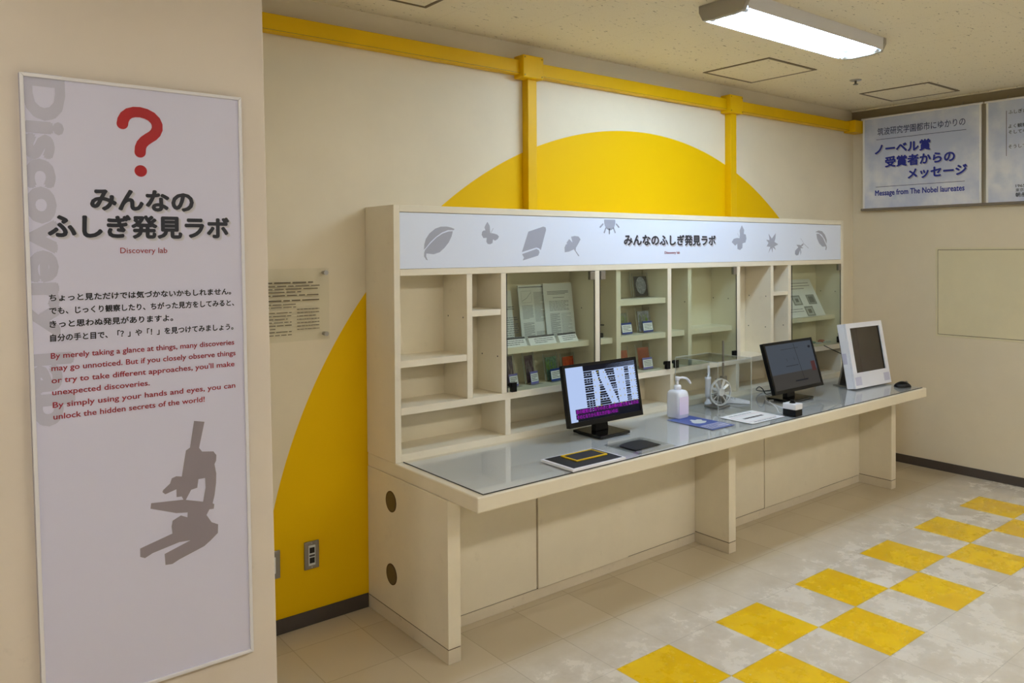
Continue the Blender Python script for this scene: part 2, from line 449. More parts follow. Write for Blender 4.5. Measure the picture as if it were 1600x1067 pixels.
# ------------------------------------------------------------------ ceiling lights
def ceiling_light(x0, yc, label, lamp='tube_warm'):
    L = 1.19; x1 = x0 + L; xm = x0 + L / 2
    t = thing('ceiling_light', label, 'ceiling light', (xm, yc, ZC), 0, 'twin tube ceiling lights')
    tray = [(-0.125, 2.7195), (-0.122, 2.656), (-0.119, 2.656), (-0.112, 2.690), (-0.035, 2.686), (-0.028, 2.676), (0.028, 2.676), (0.035, 2.686), (0.112, 2.690), (0.119, 2.656), (0.122, 2.656), (0.125, 2.7195)]
    build('tray', MB().prism(tray, lambda a, b, d: (d, yc + a, b), x0 + 0.02, x1 - 0.02), 'fixture', t)
    cap = [(-0.128, 2.7195), (-0.128, 2.688), (-0.108, 2.650), (-0.05, 2.644), (0.05, 2.644), (0.108, 2.650), (0.128, 2.688), (0.128, 2.7195)]
    build('end_cap', MB().prism(cap, lambda a, b, d: (d, yc + a, b), x0 - 0.005, x0 + 0.02), 'fixcap', t, 0.003)
    build('end_cap', MB().prism(cap, lambda a, b, d: (d, yc + a, b), x1 - 0.02, x1 + 0.005), 'fixcap', t, 0.003)
    for s in (-1, 1):
        y = yc + s * 0.087; z = 2.6665
        tb = build('tube', MB().cyl((x0 + 0.05, y, z), (x1 - 0.05, y, z), 0.0158, n=12), lamp, t)
        for xa, xb in ((x0 + 0.02, x0 + 0.05), (x1 - 0.05, x1 - 0.02)):
            build('tube_cap', MB().cyl((xa, y, z), (xb, y, z), 0.0165, n=16), 'tubecap', tb)
    return t
ceiling_light(1.155, -1.115, 'white twin tube ceiling light above the display counter', 'tube')
ceiling_light(-3.45, -1.45, 'unseen twin tube ceiling light added to brighten the sign pier')  # unseen lamp, added to brighten the pier and its sign
ORD = ('nearest the left wall', 'second from the left', 'third from the left', 'second from the right', 'nearest the right wall')
for i, x0 in enumerate((-3.65, -2.445, -0.045, 1.155, 2.36)):
    ceiling_light(x0, -3.6, 'white twin tube ceiling light of the middle row, %s' % ORD[i])
for i, x0 in ((0, -3.65), (2, 1.155), (4, 2.36)):
    ceiling_light(x0, -6.0, 'added unseen twin tube ceiling light of the rear row, %s' % ('in its middle' if i == 2 else ORD[i]))  # unseen rear row, put in to raise the light level

def ceiling_hatch(x0, x1, y0, y1, label):
    t = thing('ceiling_hatch', label, 'ceiling hatch', ((x0 + x1) / 2, (y0 + y1) / 2, ZC), 0, 'square hatches in the ceiling')
    f = MB()
    for a, b, c, d in ((x0, x1, y0, y0 + .019), (x0, x1, y1 - .019, y1), (x0, x0 + .019, y0 + .019, y1 - .019), (x1 - .019, x1, y0 + .019, y1 - .019)):
        f.box(a, b, c, d, ZC - 0.004, ZC - 0.0003)
    build('rim', f, 'hatchline', t)
    build('panel', MB().box(x0 + .019, x1 - .019, y0 + .019, y1 - .019, ZC - 0.003, ZC - 0.0003), 'ceil', t)
    return t
ceiling_hatch(2.215, 2.71, -0.632, -0.16, 'square hatch with brown rim in the ceiling right below the lit lamp')
ceiling_hatch(3.63, 4.09, -0.885, -0.405, 'square hatch with brown rim in the ceiling above the blue lettered banner')
ceiling_hatch(-0.285, 0.192, -0.70, -0.228, 'square hatch in the ceiling cut off by the top of the photo')
t = thing('sprinkler_head', 'small round sprinkler head between the two ceiling hatches', 'sprinkler', (3.189, -0.618, ZC))
build('rosette', MB().lathe((3.189, -0.618, ZC), [(0.0, -0.006), (0.03, -0.006), (0.038, -0.0004), (0.0, -0.0004)]), 'metal', t)
build('nozzle', MB().lathe((3.189, -0.618, ZC), [(0.0, -0.03), (0.016, -0.03), (0.016, -0.026), (0.006, -0.022), (0.007, -0.006), (0.0, -0.006)]), 'steel', t)

# ------------------------------------------------------------------ yellow cable trunking on the wall
t = thing('cable_trunking', 'yellow square cable trunking running under the ceiling with two drops', 'cable trunking', (1.8, 0, 2.58))
for x0, x1 in ((-0.715, 0.87), (1.0, 2.60), (2.73, 4.145)):
    d = build('duct', MB().box(x0, x1, -0.05, -0.0005, 2.547, 2.62), 'yellow', t, 0.003)
    build('lid_joint', MB().box(x0 + 0.001, x1 - 0.001, -0.0508, -0.0495, 2.552, 2.5535), 'grommet', d)
for x0, x1 in ((0.92, 0.98), (2.643, 2.703)):
    build('drop_duct', MB().box(x0, x1, -0.05, -0.0005, 1.8312, 2.53), 'yellow', t, 0.003)
for x0, x1 in ((0.866, 1.004), (2.597, 2.735)):
    j = build('junction_box', MB().box(x0, x1, -0.08, -0.0005, 2.527, 2.645), 'yellow', t, 0.005)
    for sx in (x0 + 0.012, x1 - 0.012):
        for sz in (2.54, 2.632):
            build('screw', MB().cyl((sx, -0.082, sz), (sx, -0.079, sz), 0.004, n=10), 'screw', j)
build('corner_box', MB().box(4.14, XW - 0.0005, -0.098, -0.0005, 2.535, 2.628), 'yellow', t, 0.005)

# ------------------------------------------------------------------ wall plates and engraved plaque
t = thing('data_socket', 'grey wall plate with two black ports on the yellow semicircle', 'wall socket', (-0.275, 0, 0.306), 0)
build('plate', MB().box(-0.308, -0.241, -0.009, -0.0005, 0.246, 0.366), 'steel', t, 0.002)
build('face', MB().box(-0.290, -0.259, -0.0105, -0.009, 0.262, 0.350), 'paper_grey', t, 0.001)
for z in (0.272, 0.316):
    build('port', MB().box(-0.286, -0.263, -0.0113, -0.0100, z, z + 0.024), 'black_soft', t)
build('label_strip', MB().box(-0.287, -0.262, -0.0111, -0.0100, 0.301, 0.309), 'txt_dark', t)
for z in (0.2535, 0.358):
    build('screw', MB().cyl((-0.2745, -0.0105, z), (-0.2745, -0.0085, z), 0.003, n=10), 'metal', t)
t = thing('power_socket', 'grey wall outlet half hidden by the pier edge', 'wall socket', (-0.45, 0, 0.303), 0)
build('plate', MB().box(-0.486, -0.416, -0.009, -0.0005, 0.244, 0.362), 'steel', t, 0.002)
build('face', MB().box(-0.465, -0.437, -0.012, -0.009, 0.268, 0.338), 'paper', t, 0.002)
for z in (0.285, 0.315):
    for dx in (-0.456, -0.449):
        build('slot', MB().box(dx - 0.001, dx + 0.001, -0.0126, -0.0115, z, z + 0.009), 'black_soft', t)

t = thing('plaque', 'clear acrylic plaque with small brown print on the wall beside the pier', 'plaque', (-0.43, 0, 1.246))
build('plate', MB().box(-0.68, -0.188, -0.020, -0.016, 1.246, 1.558), 'plaque', t, 0.001)
P = lambda a, b: (a, -0.0204, b)
pr = MB()
pr.bars(-0.64, -0.262, 1.488, 1.508, 1, P, 5, 0, 0.30).bars(-0.64, -0.232, 1.452, 1.490, 3, P, 6, 0, 0.34)
pr.bars(-0.64, -0.235, 1.436, 1.452, 1, P, 7, 0, 0.30).bars(-0.64, -0.235, 1.414, 1.43, 1, P, 8, 0, 0.34).bars(-0.64, -0.34, 1.388, 1.412, 2, P, 9, 0, 0.3)
pr.bars(-0.64, -0.36, 1.27, 1.378, 8, P, 10, 0, 0.26).bars(-0.336, -0.235, 1.29, 1.39, 7, P, 11, 0, 0.26)
build('engraving', pr, 'plaque_txt', t)
for x in (-0.662, -0.206):
    for z in (1.538, 1.270):
        build('standoff', MB().cyl((x, -0.0005, z), (x, -0.032, z), 0.0085, n=16).cyl((x, -0.0322, z), (x, -0.026, z), 0.0105, n=16), 'metal', t)

# ------------------------------------------------------------------ sign board on the pier
t = thing('sign_board', 'tall white sign with red question mark and grey microscope on the pier', 'sign', (-1.09, -0.70, 0.333))
quad = [(-1.406, 2.124), (-0.805, 2.124), (-0.784, 0.333), (-1.372, 0.333)]
PY = lambda a, b, d: (a, d, b)
build('panel', MB().prism(quad, PY, -0.7205, -0.7003), 'sign', t)
def lerp(p, q, k): return (p[0] + (q[0] - p[0]) * k, p[1] + (q[1] - p[1]) * k)
fr = MB(); w = 0.010
inn = [(-1.406 + w, 2.124 - w), (-0.805 - w, 2.124 - w), (-0.784 - w, 0.333 + w), (-1.372 + w, 0.333 + w)]
for i in range(4):
    j = (i + 1) % 4
    fr.prism([quad[i], quad[j], inn[j], inn[i]], PY, -0.7265, -0.7003)
build('frame', fr, 'alu', t, 0.0015)
P0 = lambda a, b: (a, -0.7210, b); P1 = lambda a, b: (a, -0.7214, b); P2 = lambda a, b: (a, -0.7218, b)
PV = lambda a, b: (-1.394 + max(b, -0.009) + 0.0175 * a, -0.7210, 2.117 - a)      # reads downward
o = build('vertical_lettering', MB().text('Discovery lab', PV, 0.0, 0.962, 0.0, 0.132, 0.05), 'print_pale', t); o['label'] = 'large pale grey lettering running down the left edge'
qm = [(-1.151, 2.007), (-1.149, 2.019), (-1.143, 2.031), (-1.133, 2.040), (-1.119, 2.045), (-1.103, 2.046), (-1.087, 2.043), (-1.072, 2.036), (-1.061, 2.025), (-1.056, 2.013), (-1.056, 2.000), (-1.061, 1.988), (-1.069, 1.979), (-1.080, 1.971), (-1.091, 1.962), (-1.099, 1.952), (-1.103, 1.941), (-1.104, 1.927)]
o = build('question_mark', MB().ribbon(qm, 0.031, P1), 'red', t); o['label'] = 'big red question mark'
build('question_dot', MB().disc(-1.103, 1.872, 0.0172, P1), 'red', t)
sh = MB()
for k, (dx, dz) in enumerate(((0.004, -0.004), (0.007, -0.0065))):
    Q = lambda a, b, dx=dx, dz=dz: (a + dx, -0.7212 + 0.0002 * k, b + dz)
    sh.text('みんなの', Q, -1.235, -0.956, 1.7585, 0.069, 0.042, k)
    sh.text('ふしぎ発見ラボ', Q, -1.341, -0.849, 1.679, 0.070, 0.042, k)
build('title_shading', sh, ['shade_a', 'shade_b'], t)
o = build('title', MB().text('みんなの', P1, -1.235, -0.956, 1.7585, 0.069, 0.042).text('ふしぎ発見ラボ', P1, -1.341, -0.849, 1.679, 0.070, 0.042), 'ink', t)
o['label'] = 'black two line title'
body = MB()
for s, x0, x1, z in (('ちょっと見ただけでは気づかないかもしれません。', -1.342, -0.843, 1.4965), ('でも、じっくり観察したり、ちがった見方をしてみると、', -1.342, -0.834, 1.460),
                     ('きっと思わぬ発見がありますよ。', -1.342, -1.018, 1.4225), ('自分の手と目で、「？」や「！」を見つけてみましょう。', -1.341, -0.837, 1.384)):
    body.text(s, P1, x0, x1, z, 0.0215, 0.026)
o = build('japanese_paragraph', body, 'ink_black', t)
build('subtitle', MB().text('Discovery lab', P1, -1.161, -1.032, 1.628, 0.0235, 0.004), 'ink_red', t)
eng = MB()
for s, x0, x1, z in (('By merely taking a glance at things, many discoveries', -1.340, -0.835, 1.3345), ('may go unnoticed. But if you closely observe things', -1.339, -0.831, 1.300),
                     ("or try to take different approaches, you'll make", -1.339, -0.835, 1.2655), ('unexpected discoveries.', -1.338, -1.086, 1.232),
                     ('By simply using your hands and eyes, you can', -1.337, -0.833, 1.1965), ('unlock the hidden secrets of the world!', -1.336, -0.928, 1.1635)):
    eng.text(s, P1, x0, x1, z, 0.0225, 0.015)
o = build('english_paragraph', eng, 'ink_red', t)
MICRO = [(-0.96, 1.107), (-0.929, 1.1), (-0.946, 1.021), (-0.937, 1.008), (-0.903, 1.003), (-0.894, 0.99), (-0.895, 0.973), (-0.9, 0.962), (-0.895, 0.931), (-0.896, 0.902), (-0.901, 0.864), (-0.907, 0.84), (-0.902, 0.836), (-0.904, 0.822), (-0.917, 0.823), (-0.926, 0.807), (-0.911, 0.781), (-0.891, 0.77), (-0.892, 0.743), (-0.915, 0.724), (-0.934, 0.711), (-1.008, 0.688), (-1.028, 0.679), (-1.048, 0.681), (-1.05, 0.715), (-0.975, 0.739), (-1.007, 0.741), (-1.083, 0.726), (-1.105, 0.716), (-1.118, 0.723), (-1.118, 0.748), (-1.027, 0.772), (-1.029, 0.794), (-1.026, 0.811), (-1.002, 0.822), (-0.983, 0.812), (-0.982, 0.827), (-1.015, 0.832), (-1.088, 0.861), (-1.086, 0.877), (-0.994, 0.869), (-0.999, 0.88), (-1.014, 0.881), (-1.014, 0.905), (-1.046, 0.896), (-1.054, 0.904), (-1.052, 0.91), (-1.032, 0.926), (-1.027, 0.941), (-1.014, 0.945), (-0.998, 0.941), (-0.985, 1.019), (-0.973, 1.026)]
HOLE = [(-0.949, 0.924), (-0.929, 0.924), (-0.928, 0.893), (-0.936, 0.851), (-0.987, 0.867), (-0.971, 0.895), (-0.953, 0.898)]
def with_hole(outer, hole):
    i, j = min(((i, j) for i in range(len(outer)) for j in range(len(hole))), key=lambda q: math.dist(outer[q[0]], hole[q[1]]))
    area = lambda P: sum(P[k][0] * P[(k + 1) % len(P)][1] - P[(k + 1) % len(P)][0] * P[k][1] for k in range(len(P)))
    if area(outer) * area(hole) > 0: hole = hole[::-1]; j = len(hole) - 1 - j
    return outer[:i + 1] + hole[j:] + hole[:j + 1] + outer[i:]
from mathutils.geometry import tessellate_polygon
def polyfill(mb, loops, P, mi=0):
    tris = tessellate_polygon([[Vector((a, b, 0)) for a, b in L] for L in loops])
    pts = [p for L in loops for p in L]
    return mb.add([P(a, b) for a, b in pts], [tuple(f) for f in tris], mi)
o = build('microscope_print', polyfill(MB(), [MICRO, HOLE], P1), 'print_grey2', t); o['label'] = 'grey microscope silhouette'

# ------------------------------------------------------------------ hanging banners on the right wall
def banner(y0, y1, label, draw):
    t = thing('hanging_banner', label, 'banner', (XW - 0.05, (y0 + y1) / 2, 1.93), 0, 'cloudy blue banners on the right wall')
    x = XW - 0.045
    build('sheet', MB().box(x - 0.001, x + 0.001, y0, y1, 1.935, 2.635), 'banner', t)
    PB = lambda a, b: (x - 0.0014, -a, b); PC = lambda a, b: (x - 0.0018, -a, b)
    build('border', MB().rect(-y1, -y1 + 0.014, 1.935, 2.635, PB), 'paper', t); build('border', MB().rect(-y0 - 0.014, -y0, 1.935, 2.635, PB), 'paper', t)
    build('top_bar', MB().cyl((x, y0 - 0.01, 2.637), (x, y1 + 0.01, 2.637), 0.007, n=12), 'alu', t)
    build('bottom_bar', MB().cyl((x, y0 - 0.015, 1.932), (x, y1 + 0.015, 1.932), 0.010, n=12), 'bar', t)
    for y in (y0 + 0.13, y1 - 0.13):
        build('hook', MB().tube([(x, y, 2.64), (x + 0.012, y, 2.655), (x + 0.028, y, 2.67)], 0.0025), 'steel', t)
    for name, m, mb in draw(PB, PC): build(name, mb, m, t)
def draw1(PB, PC):
    return [('heading', 'navy_dark', MB().text('筑波研究学園都市にゆかりの', PC, 0.225, 0.862, 2.502, 0.062, 0.006)),
            ('rule', 'navy_dark', MB().rect(0.215, 0.868, 2.4645, 2.468, PC)),
            ('rule', 'navy_dark', MB().rect(0.21, 0.859, 2.101, 2.1045, PC)),
            ('title_shading', 'print_grey', MB().text('ノーベル賞', PB, 0.214, 0.626, 2.353, 0.084, 0.040).text('受賞者からの', PB, 0.294, 0.796, 2.251, 0.084, 0.040).text('メッセージ', PB, 0.467, 0.877, 2.149, 0.084, 0.040)),
            ('title', 'navy', MB().text('ノーベル賞', PC, 0.206, 0.620, 2.359, 0.084, 0.040).text('受賞者からの', PC, 0.286, 0.790, 2.257, 0.084, 0.040).text('メッセージ', PC, 0.459, 0.871, 2.155, 0.084, 0.040)),
            ('english_line', 'navy', MB().text('Message from The Nobel laureates', PC, 0.206, 0.856, 2.037, 0.058, 0.026))]
def draw2(PB, PC):
    q = MB()
    for s, n, z in (('ふしぎだと思うこと', 9, 2.538), ('よく観察してたしかめ', 10, 2.442), ('そして考えること', 8, 2.402), ('そうして最後になぞがとける', 13, 2.304)):
        q.text(s, PC, 1.138, 1.138 + 0.0285 * n, z, 0.029, 0.008)
    r = MB().text('1965', PC, 1.183, 1.24, 2.037, 0.026, 0.008).text('東京教育大学', PC, 1.183, 1.33, 2.008, 0.025, 0.004).text('朝永', PC, 1.183, 1.245, 1.974, 0.031, 0.02)
    return [('quotation', 'ink_black', q), ('credit', 'ink_black', r), ('rule', 'ink_black', MB().rect(1.124, 1.127, 2.253, 2.561, PC))]
banner(-0.968, -0.107, 'pale blue hanging banner with large dark blue title, nearest the corner', draw1)
banner(-1.86, -0.998, 'pale blue hanging banner with small black text, cut off by the photo edge', draw2)

# ------------------------------------------------------------------ access panel on the right wall
t = thing('access_panel', 'beige rectangular access panel set in the right wall', 'access panel', (XW, -0.97, 0.985))
PX = lambda a, b: (XW - 0.0035, -a, b)
rim = MB()
y0, y1, z0, z1 = -1.30, -0.640, 0.984, 1.632
for a, b, c, d in ((y0, y1, z0, z0 + .014), (y0, y1, z1 - .014, z1), (y0, y0 + .014, z0 + .014, z1 - .014), (y1 - .014, y1, z0 + .014, z1 - .014)):
    rim.box(XW - 0.005, XW - 0.0004, a, b, c, d)
build('rim', rim, 'hatchpanel', t, 0.001)
build('gap', MB().box(XW - 0.0015, XW - 0.0004, y0 + .014, y1 - .014, z0 + .014, z1 - .014), 'groove', t)
build('door', MB().box(XW - 0.005, XW - 0.0016, y0 + .0175, y1 - .0175, z0 + .0175, z1 - .0175), 'hatchpanel', t, 0.001)

# ------------------------------------------------------------------ base cabinets under the counter
CT = 0.71                      # counter top height
def holes(parent, X, pts, side):
    for y, z in pts:
        build('peg_hole', MB().cyl((X, y, z), (X + side * 0.0008, y, z), 0.0035, n=10), 'hole', parent)
def leg_panel(t, x0, x1, grommets=False):
    p = build('side_panel', MB().box(x0, x1, -0.671, -0.003, 0.060, 0.6495), 'lam', t, 0.0015)
    k = build('plinth', MB().box(x0, x1, -0.671, -0.003, 0.0, 0.056), 'kick', t, 0.0012)
    build('joint', MB().box(x0 + 0.002, x1 - 0.002, -0.669, -0.004, 0.0555, 0.0605), 'groove', k)
    if grommets:
        for z in (0.536, 0.217):
            build('cable_grommet', MB().cyl((x0 - 0.0015, -0.2195, z), (x0 + 0.004, -0.2195, z), 0.046, n=32).cyl((x0 - 0.0022, -0.2195, z), (x0 + 0.002, -0.2195, z), 0.041, n=32, mi=1), ['groove', 'grommet'], p)
def front(t, x0, x1, name, y=-0.443):
    return build(name, MB().box(x0 + 0.0012, x1 - 0.0012, y, y + 0.018, 0.052, 0.6495), 'lam', t, 0.0012)
def lock(d, x, y=-0.449):
    build('lock', MB().cyl((x, y - 0.006, 0.612), (x, y + 0.002, 0.612), 0.009, n=16), 'metal', d)
t = thing('base_cabinet', 'left ivory base cabinet with two round cable holes in its end panel', 'cabinet', (0.9, -0.33, 0), 0, 'base cabinets under the counter')
leg_panel(t, 0.0, 0.059, True); leg_panel(t, 1.782, 1.841)
front(t, 0.059, 0.638, 'front_panel'); d = front(t, 0.642, 1.243, 'door', -0.449); lock(d, 0.662); front(t, 1.245, 1.782, 'front_panel')
build('joint', MB().box(0.0595, 1.7815, -0.436, -0.430, 0.0465, 0.06), 'groove', t)
build('plinth', MB().box(0.059, 1.782, -0.440, -0.42, 0, 0.047), 'kick', t, 0.001)
build('carcass', MB().box(0.059, 1.782, -0.424, -0.003, 0.06, 0.6495), 'lam_in', t)
t = thing('base_cabinet', 'right ivory base cabinet standing nearest the right wall', 'cabinet', (2.73, -0.33, 0), 0, 'base cabinets under the counter')
leg_panel(t, 3.556, 3.615)
front(t, 1.843, 2.432, 'front_panel'); d = front(t, 2.434, 3.045, 'door', -0.446); lock(d, 2.457, -0.446); front(t, 3.047, 3.556, 'front_panel')
build('joint', MB().box(1.8425, 3.5555, -0.436, -0.430, 0.0465, 0.06), 'groove', t)
build('plinth', MB().box(1.842, 3.556, -0.440, -0.42, 0, 0.047), 'kick', t, 0.001)
build('carcass', MB().box(1.842, 3.556, -0.424, -0.003, 0.06, 0.6495), 'lam_in', t)

# ------------------------------------------------------------------ counter and its sheet glass
t = thing('counter', 'long ivory counter running along the wall under the shelves', 'counter', (1.8, -0.44, 0.65))
build('worktop', MB().box(0.0, 3.615, -0.8765, -0.003, 0.650, CT), 'lam', t, 0.006, segs=3)
build('inlay', MB().box(0.034, 3.583, -0.862, -0.285, CT, CT + 0.0006), 'mat_grey', t)
t = thing('glass_sheet', 'clear glass sheet lying on the ivory counter', 'glass sheet', (1.8, -0.57, CT + 0.0008))
build('pane', MB().box(0.036, 3.581, -0.862, -0.268, CT + 0.0008, CT + 0.005), 'sheetglass', t)
build('edge', MB().box(0.034, 3.583, -0.8635, -0.862, CT + 0.0008, CT + 0.0048).box(0.0345, 0.036, -0.862, -0.268, CT + 0.0008, CT + 0.0048), 'edge_dark', t)
GT = CT + 0.0052               # top of the glass

# ------------------------------------------------------------------ display cabinet
F = -0.262; BK = -0.062
t = thing('display_cabinet', 'wide ivory display cabinet with open shelves and glass doors on the counter', 'cabinet', (1.83, -0.15, CT))
DC = t
for x0, x1 in ((0.0, 0.030), (3.640, 3.671)):
    s = build('side_panel', MB().box(x0, x1, F, -0.002, CT + 0.0004, 1.8307), 'lam', t, 0.0015)
    if x0 > 1: holes(s, 3.640, [(-0.10, 1.32), (-0.215, 1.32), (-0.10, 1.12)], -1)
build('top_panel', MB().box(0.030, 3.640, F, -0.002, 1.801, 1.8303), 'lam', t, 0.001)
build('rail', MB().box(0.030, 3.640, F, -0.05, 1.522, 1.551), 'lam', t, 0.001)
build('back_panel', MB().box(0.030, 3.640, BK, BK + 0.01, CT + 0.001, 1.801), 'lam_in', t)
build('bottom_board', MB().box(0.030, 3.640, F, BK, CT + 0.0004, 0.744), 'lam', t, 0.001)
build('long_shelf', MB().box(0.030, 3.640, F, BK, 0.914, 0.946), 'lam', t, 0.001)
def divider(x0, x1, z0=0.9465, z1=1.5215, y=F, pts=(), side=-1):
    d = build('divider', MB().box(x0, x1, y, BK - 0.0005, z0, z1), 'lam', t, 0.001)
    holes(d, x0 if side < 0 else x1, pts, side)
divider(0.379, 0.410, pts=[(-0.104, 1.321), (-0.230, 1.32)])
divider(0.577, 0.607, pts=[(-0.103, 1.123), (-0.230, 1.122)])
divider(1.196, 1.228, pts=[(-0.075, 1.33), (-0.155, 1.32)])
divider(1.362, 1.396, y=-0.252, pts=[(-0.12, 1.24)])
divider(1.767, 1.799)
divider(1.960, 1.992, y=-0.250, pts=[(-0.225, 1.321)])
divider(2.414, 2.447, pts=[(-0.08, 1.32), (-0.196, 1.32)])
divider(2.775, 2.804, pts=[(-0.094, 1.321), (-0.224, 1.321), (-0.089, 1.119), (-0.22, 1.119)])
divider(2.973, 3.006, pts=[(-0.224, 1.119)])
for x0 in (0.597, 1.192, 1.787, 2.402, 2.996):
    divider(x0, x0 + 0.032, 0.7445, 0.9138)
def shelf(x0, x1, z0, z1, y): build('shelf', MB().box(x0 + 0.0005, x1 - 0.0005, y, BK - 0.0005, z0, z1), 'lam', t, 0.001)
shelf(0.030, 0.379, 1.121, 1.151, F + 0.002)
shelf(0.410, 0.577, 1.323, 1.351, F + 0.002)
shelf(0.607, 1.196, 1.122, 1.152, -0.215)
shelf(1.228, 1.362, 1.122, 1.153, -0.222)
shelf(1.396, 1.767, 1.324, 1.355, -0.246)
shelf(1.396, 1.767, 1.125, 1.156, -0.246)
shelf(1.799, 1.960, 1.122, 1.153, -0.222)
shelf(1.992, 2.414, 1.122, 1.153, -0.222)
shelf(2.804, 2.973, 1.324, 1.348, F + 0.002)
shelf(3.006, 3.640, 1.122, 1.152, -0.215)
hd = build('header_panel', MB().box(0.0315, 3.6385, F + 0.003, F + 0.012, 1.5525, 1.7985), 'header', t)
build('header_core', MB().box(0.031, 3.639, F + 0.013, -0.05, 1.552, 1.80), 'lam_in', t)
HP = lambda a, b: (a, F + 0.0026, b); HQ = lambda a, b: (a, F + 0.0020, b); HR = lambda a, b: (a, F + 0.0023, b)
T = dict(leafA=[(0.153, 1.636), (0.155, 1.659), (0.163, 1.683), (0.182, 1.708), (0.213, 1.73), (0.242, 1.739), (0.274, 1.74), (0.3, 1.735), (0.316, 1.729), (0.311, 1.724), (0.28, 1.724), (0.248, 1.713), (0.216, 1.693), (0.185, 1.668), (0.161, 1.642)],
    leafB=[(0.159, 1.635), (0.188, 1.664), (0.219, 1.69), (0.251, 1.708), (0.284, 1.718), (0.306, 1.719), (0.3, 1.697), (0.283, 1.667), (0.26, 1.643), (0.235, 1.624), (0.203, 1.615), (0.165, 1.619), (0.164, 1.606), (0.172, 1.588), (0.164, 1.591), (0.153, 1.606), (0.154, 1.622)],
    butterfly=[(0.501, 1.765), (0.514, 1.747), (0.517, 1.713), (0.537, 1.711), (0.558, 1.706), (0.568, 1.696), (0.561, 1.685), (0.545, 1.677), (0.533, 1.683), (0.529, 1.665), (0.515, 1.66), (0.501, 1.662), (0.494, 1.672), (0.496, 1.69), (0.477, 1.689), (0.467, 1.704), (0.47, 1.718), (0.477, 1.724), (0.489, 1.725), (0.484, 1.739), (0.49, 1.751)],
    bookA=[(0.707, 1.622), (0.748, 1.722), (0.844, 1.748), (0.859, 1.744), (0.862, 1.732), (0.827, 1.631), (0.815, 1.64), (0.799, 1.644)],
    bookB=[(0.708, 1.612), (0.799, 1.637), (0.814, 1.631), (0.818, 1.619), (0.81, 1.604), (0.712, 1.581), (0.72, 1.595), (0.714, 1.603)],
    ginkgo=[(0.986, 1.619), (0.984, 1.643), (0.994, 1.66), (1.004, 1.662), (0.997, 1.667), (1.016, 1.687), (1.039, 1.669), (1.03, 1.699), (1.056, 1.703), (1.081, 1.7), (1.095, 1.686), (1.081, 1.665), (1.063, 1.643), (1.061, 1.628), (1.086, 1.6), (1.08, 1.598), (1.055, 1.626), (1.048, 1.634), (1.016, 1.623)],
    butterfly2=[(2.469, 1.78), (2.492, 1.751), (2.489, 1.726), (2.509, 1.722), (2.516, 1.697), (2.506, 1.672), (2.476, 1.667), (2.474, 1.638), (2.45, 1.625), (2.424, 1.631), (2.421, 1.663), (2.4, 1.652), (2.366, 1.674), (2.385, 1.694), (2.417, 1.7), (2.447, 1.699), (2.449, 1.726), (2.446, 1.746)],
    maple=[(2.754, 1.73), (2.79, 1.698), (2.834, 1.734), (2.83, 1.699), (2.82, 1.677), (2.862, 1.66), (2.818, 1.647), (2.836, 1.623), (2.801, 1.64), (2.797, 1.605), (2.783, 1.637), (2.751, 1.602), (2.773, 1.644), (2.733, 1.647), (2.753, 1.67), (2.728, 1.69), (2.766, 1.688)],
    bug=[(3.164, 1.666), (3.155, 1.654), (3.133, 1.644), (3.159, 1.635), (3.124, 1.634), (3.133, 1.607), (3.122, 1.585), (3.12, 1.622), (3.098, 1.588), (3.072, 1.586), (3.057, 1.595), (3.059, 1.617), (3.098, 1.641), (3.074, 1.657), (3.109, 1.657), (3.129, 1.654), (3.142, 1.663)],
    antenna=[(3.164, 1.665), (3.221, 1.634)],
    leaf2A=[(3.307, 1.746), (3.348, 1.757), (3.394, 1.752), (3.431, 1.727), (3.454, 1.692), (3.45, 1.664), (3.426, 1.697), (3.385, 1.729), (3.348, 1.741)],
    leaf2B=[(3.319, 1.735), (3.357, 1.734), (3.403, 1.707), (3.45, 1.651), (3.454, 1.636), (3.445, 1.62), (3.436, 1.621), (3.44, 1.646), (3.398, 1.644), (3.357, 1.666), (3.329, 1.701)],
    ray0=[(1.237, 1.751), (1.257, 1.767)],
    ray1=[(1.267, 1.723), (1.278, 1.746)],
    ray2=[(1.305, 1.718), (1.305, 1.741)],
    ray3=[(1.348, 1.724), (1.336, 1.747)],
    ray4=[(1.376, 1.753), (1.358, 1.768)])
for nm, keys in (('leaf_print', ('leafA', 'leafB')), ('butterfly_print', ('butterfly',)), ('book_print', ('bookA', 'bookB')), ('ginkgo_print', ('ginkgo',)),
                 ('butterfly_print', ('butterfly2',)), ('maple_print', ('maple',)), ('leaf_print', ('leaf2A', 'leaf2B'))):
    m = MB()
    for k in keys: polyfill(m, [T[k]], HP)
    if nm == 'butterfly_print' and keys[0] == 'butterfly': m.stroke([(0.519, 1.712), (0.535, 1.735)], 0.002, HP)
    if keys[0] == 'butterfly2': m.stroke([(2.446, 1.702), (2.425, 1.728)], 0.002, HP)
    build(nm, m, 'print_grey', hd)
m = polyfill(MB(), [T['bug']], HP).stroke(T['antenna'], 0.003, HP).stroke([(3.164, 1.666), (3.14, 1.69), (3.125, 1.70)], 0.002, HP)
build('beetle_print', m, 'print_grey', hd)
m = MB(); n = 24
m.flat([(1.308 + 0.042 * math.cos(math.pi + math.pi * (i / n) * 1.12 - 0.19), min(1.7975, 1.783 + 0.042 * 1.15 * math.sin(math.pi + math.pi * (i / n) * 1.12 - 0.19))) for i in range(n + 1)], HP)
for i in range(5): m.stroke(T['ray%d' % i], 0.009, HP)
build('sun_print', m, 'print_grey', hd)
sh = MB()
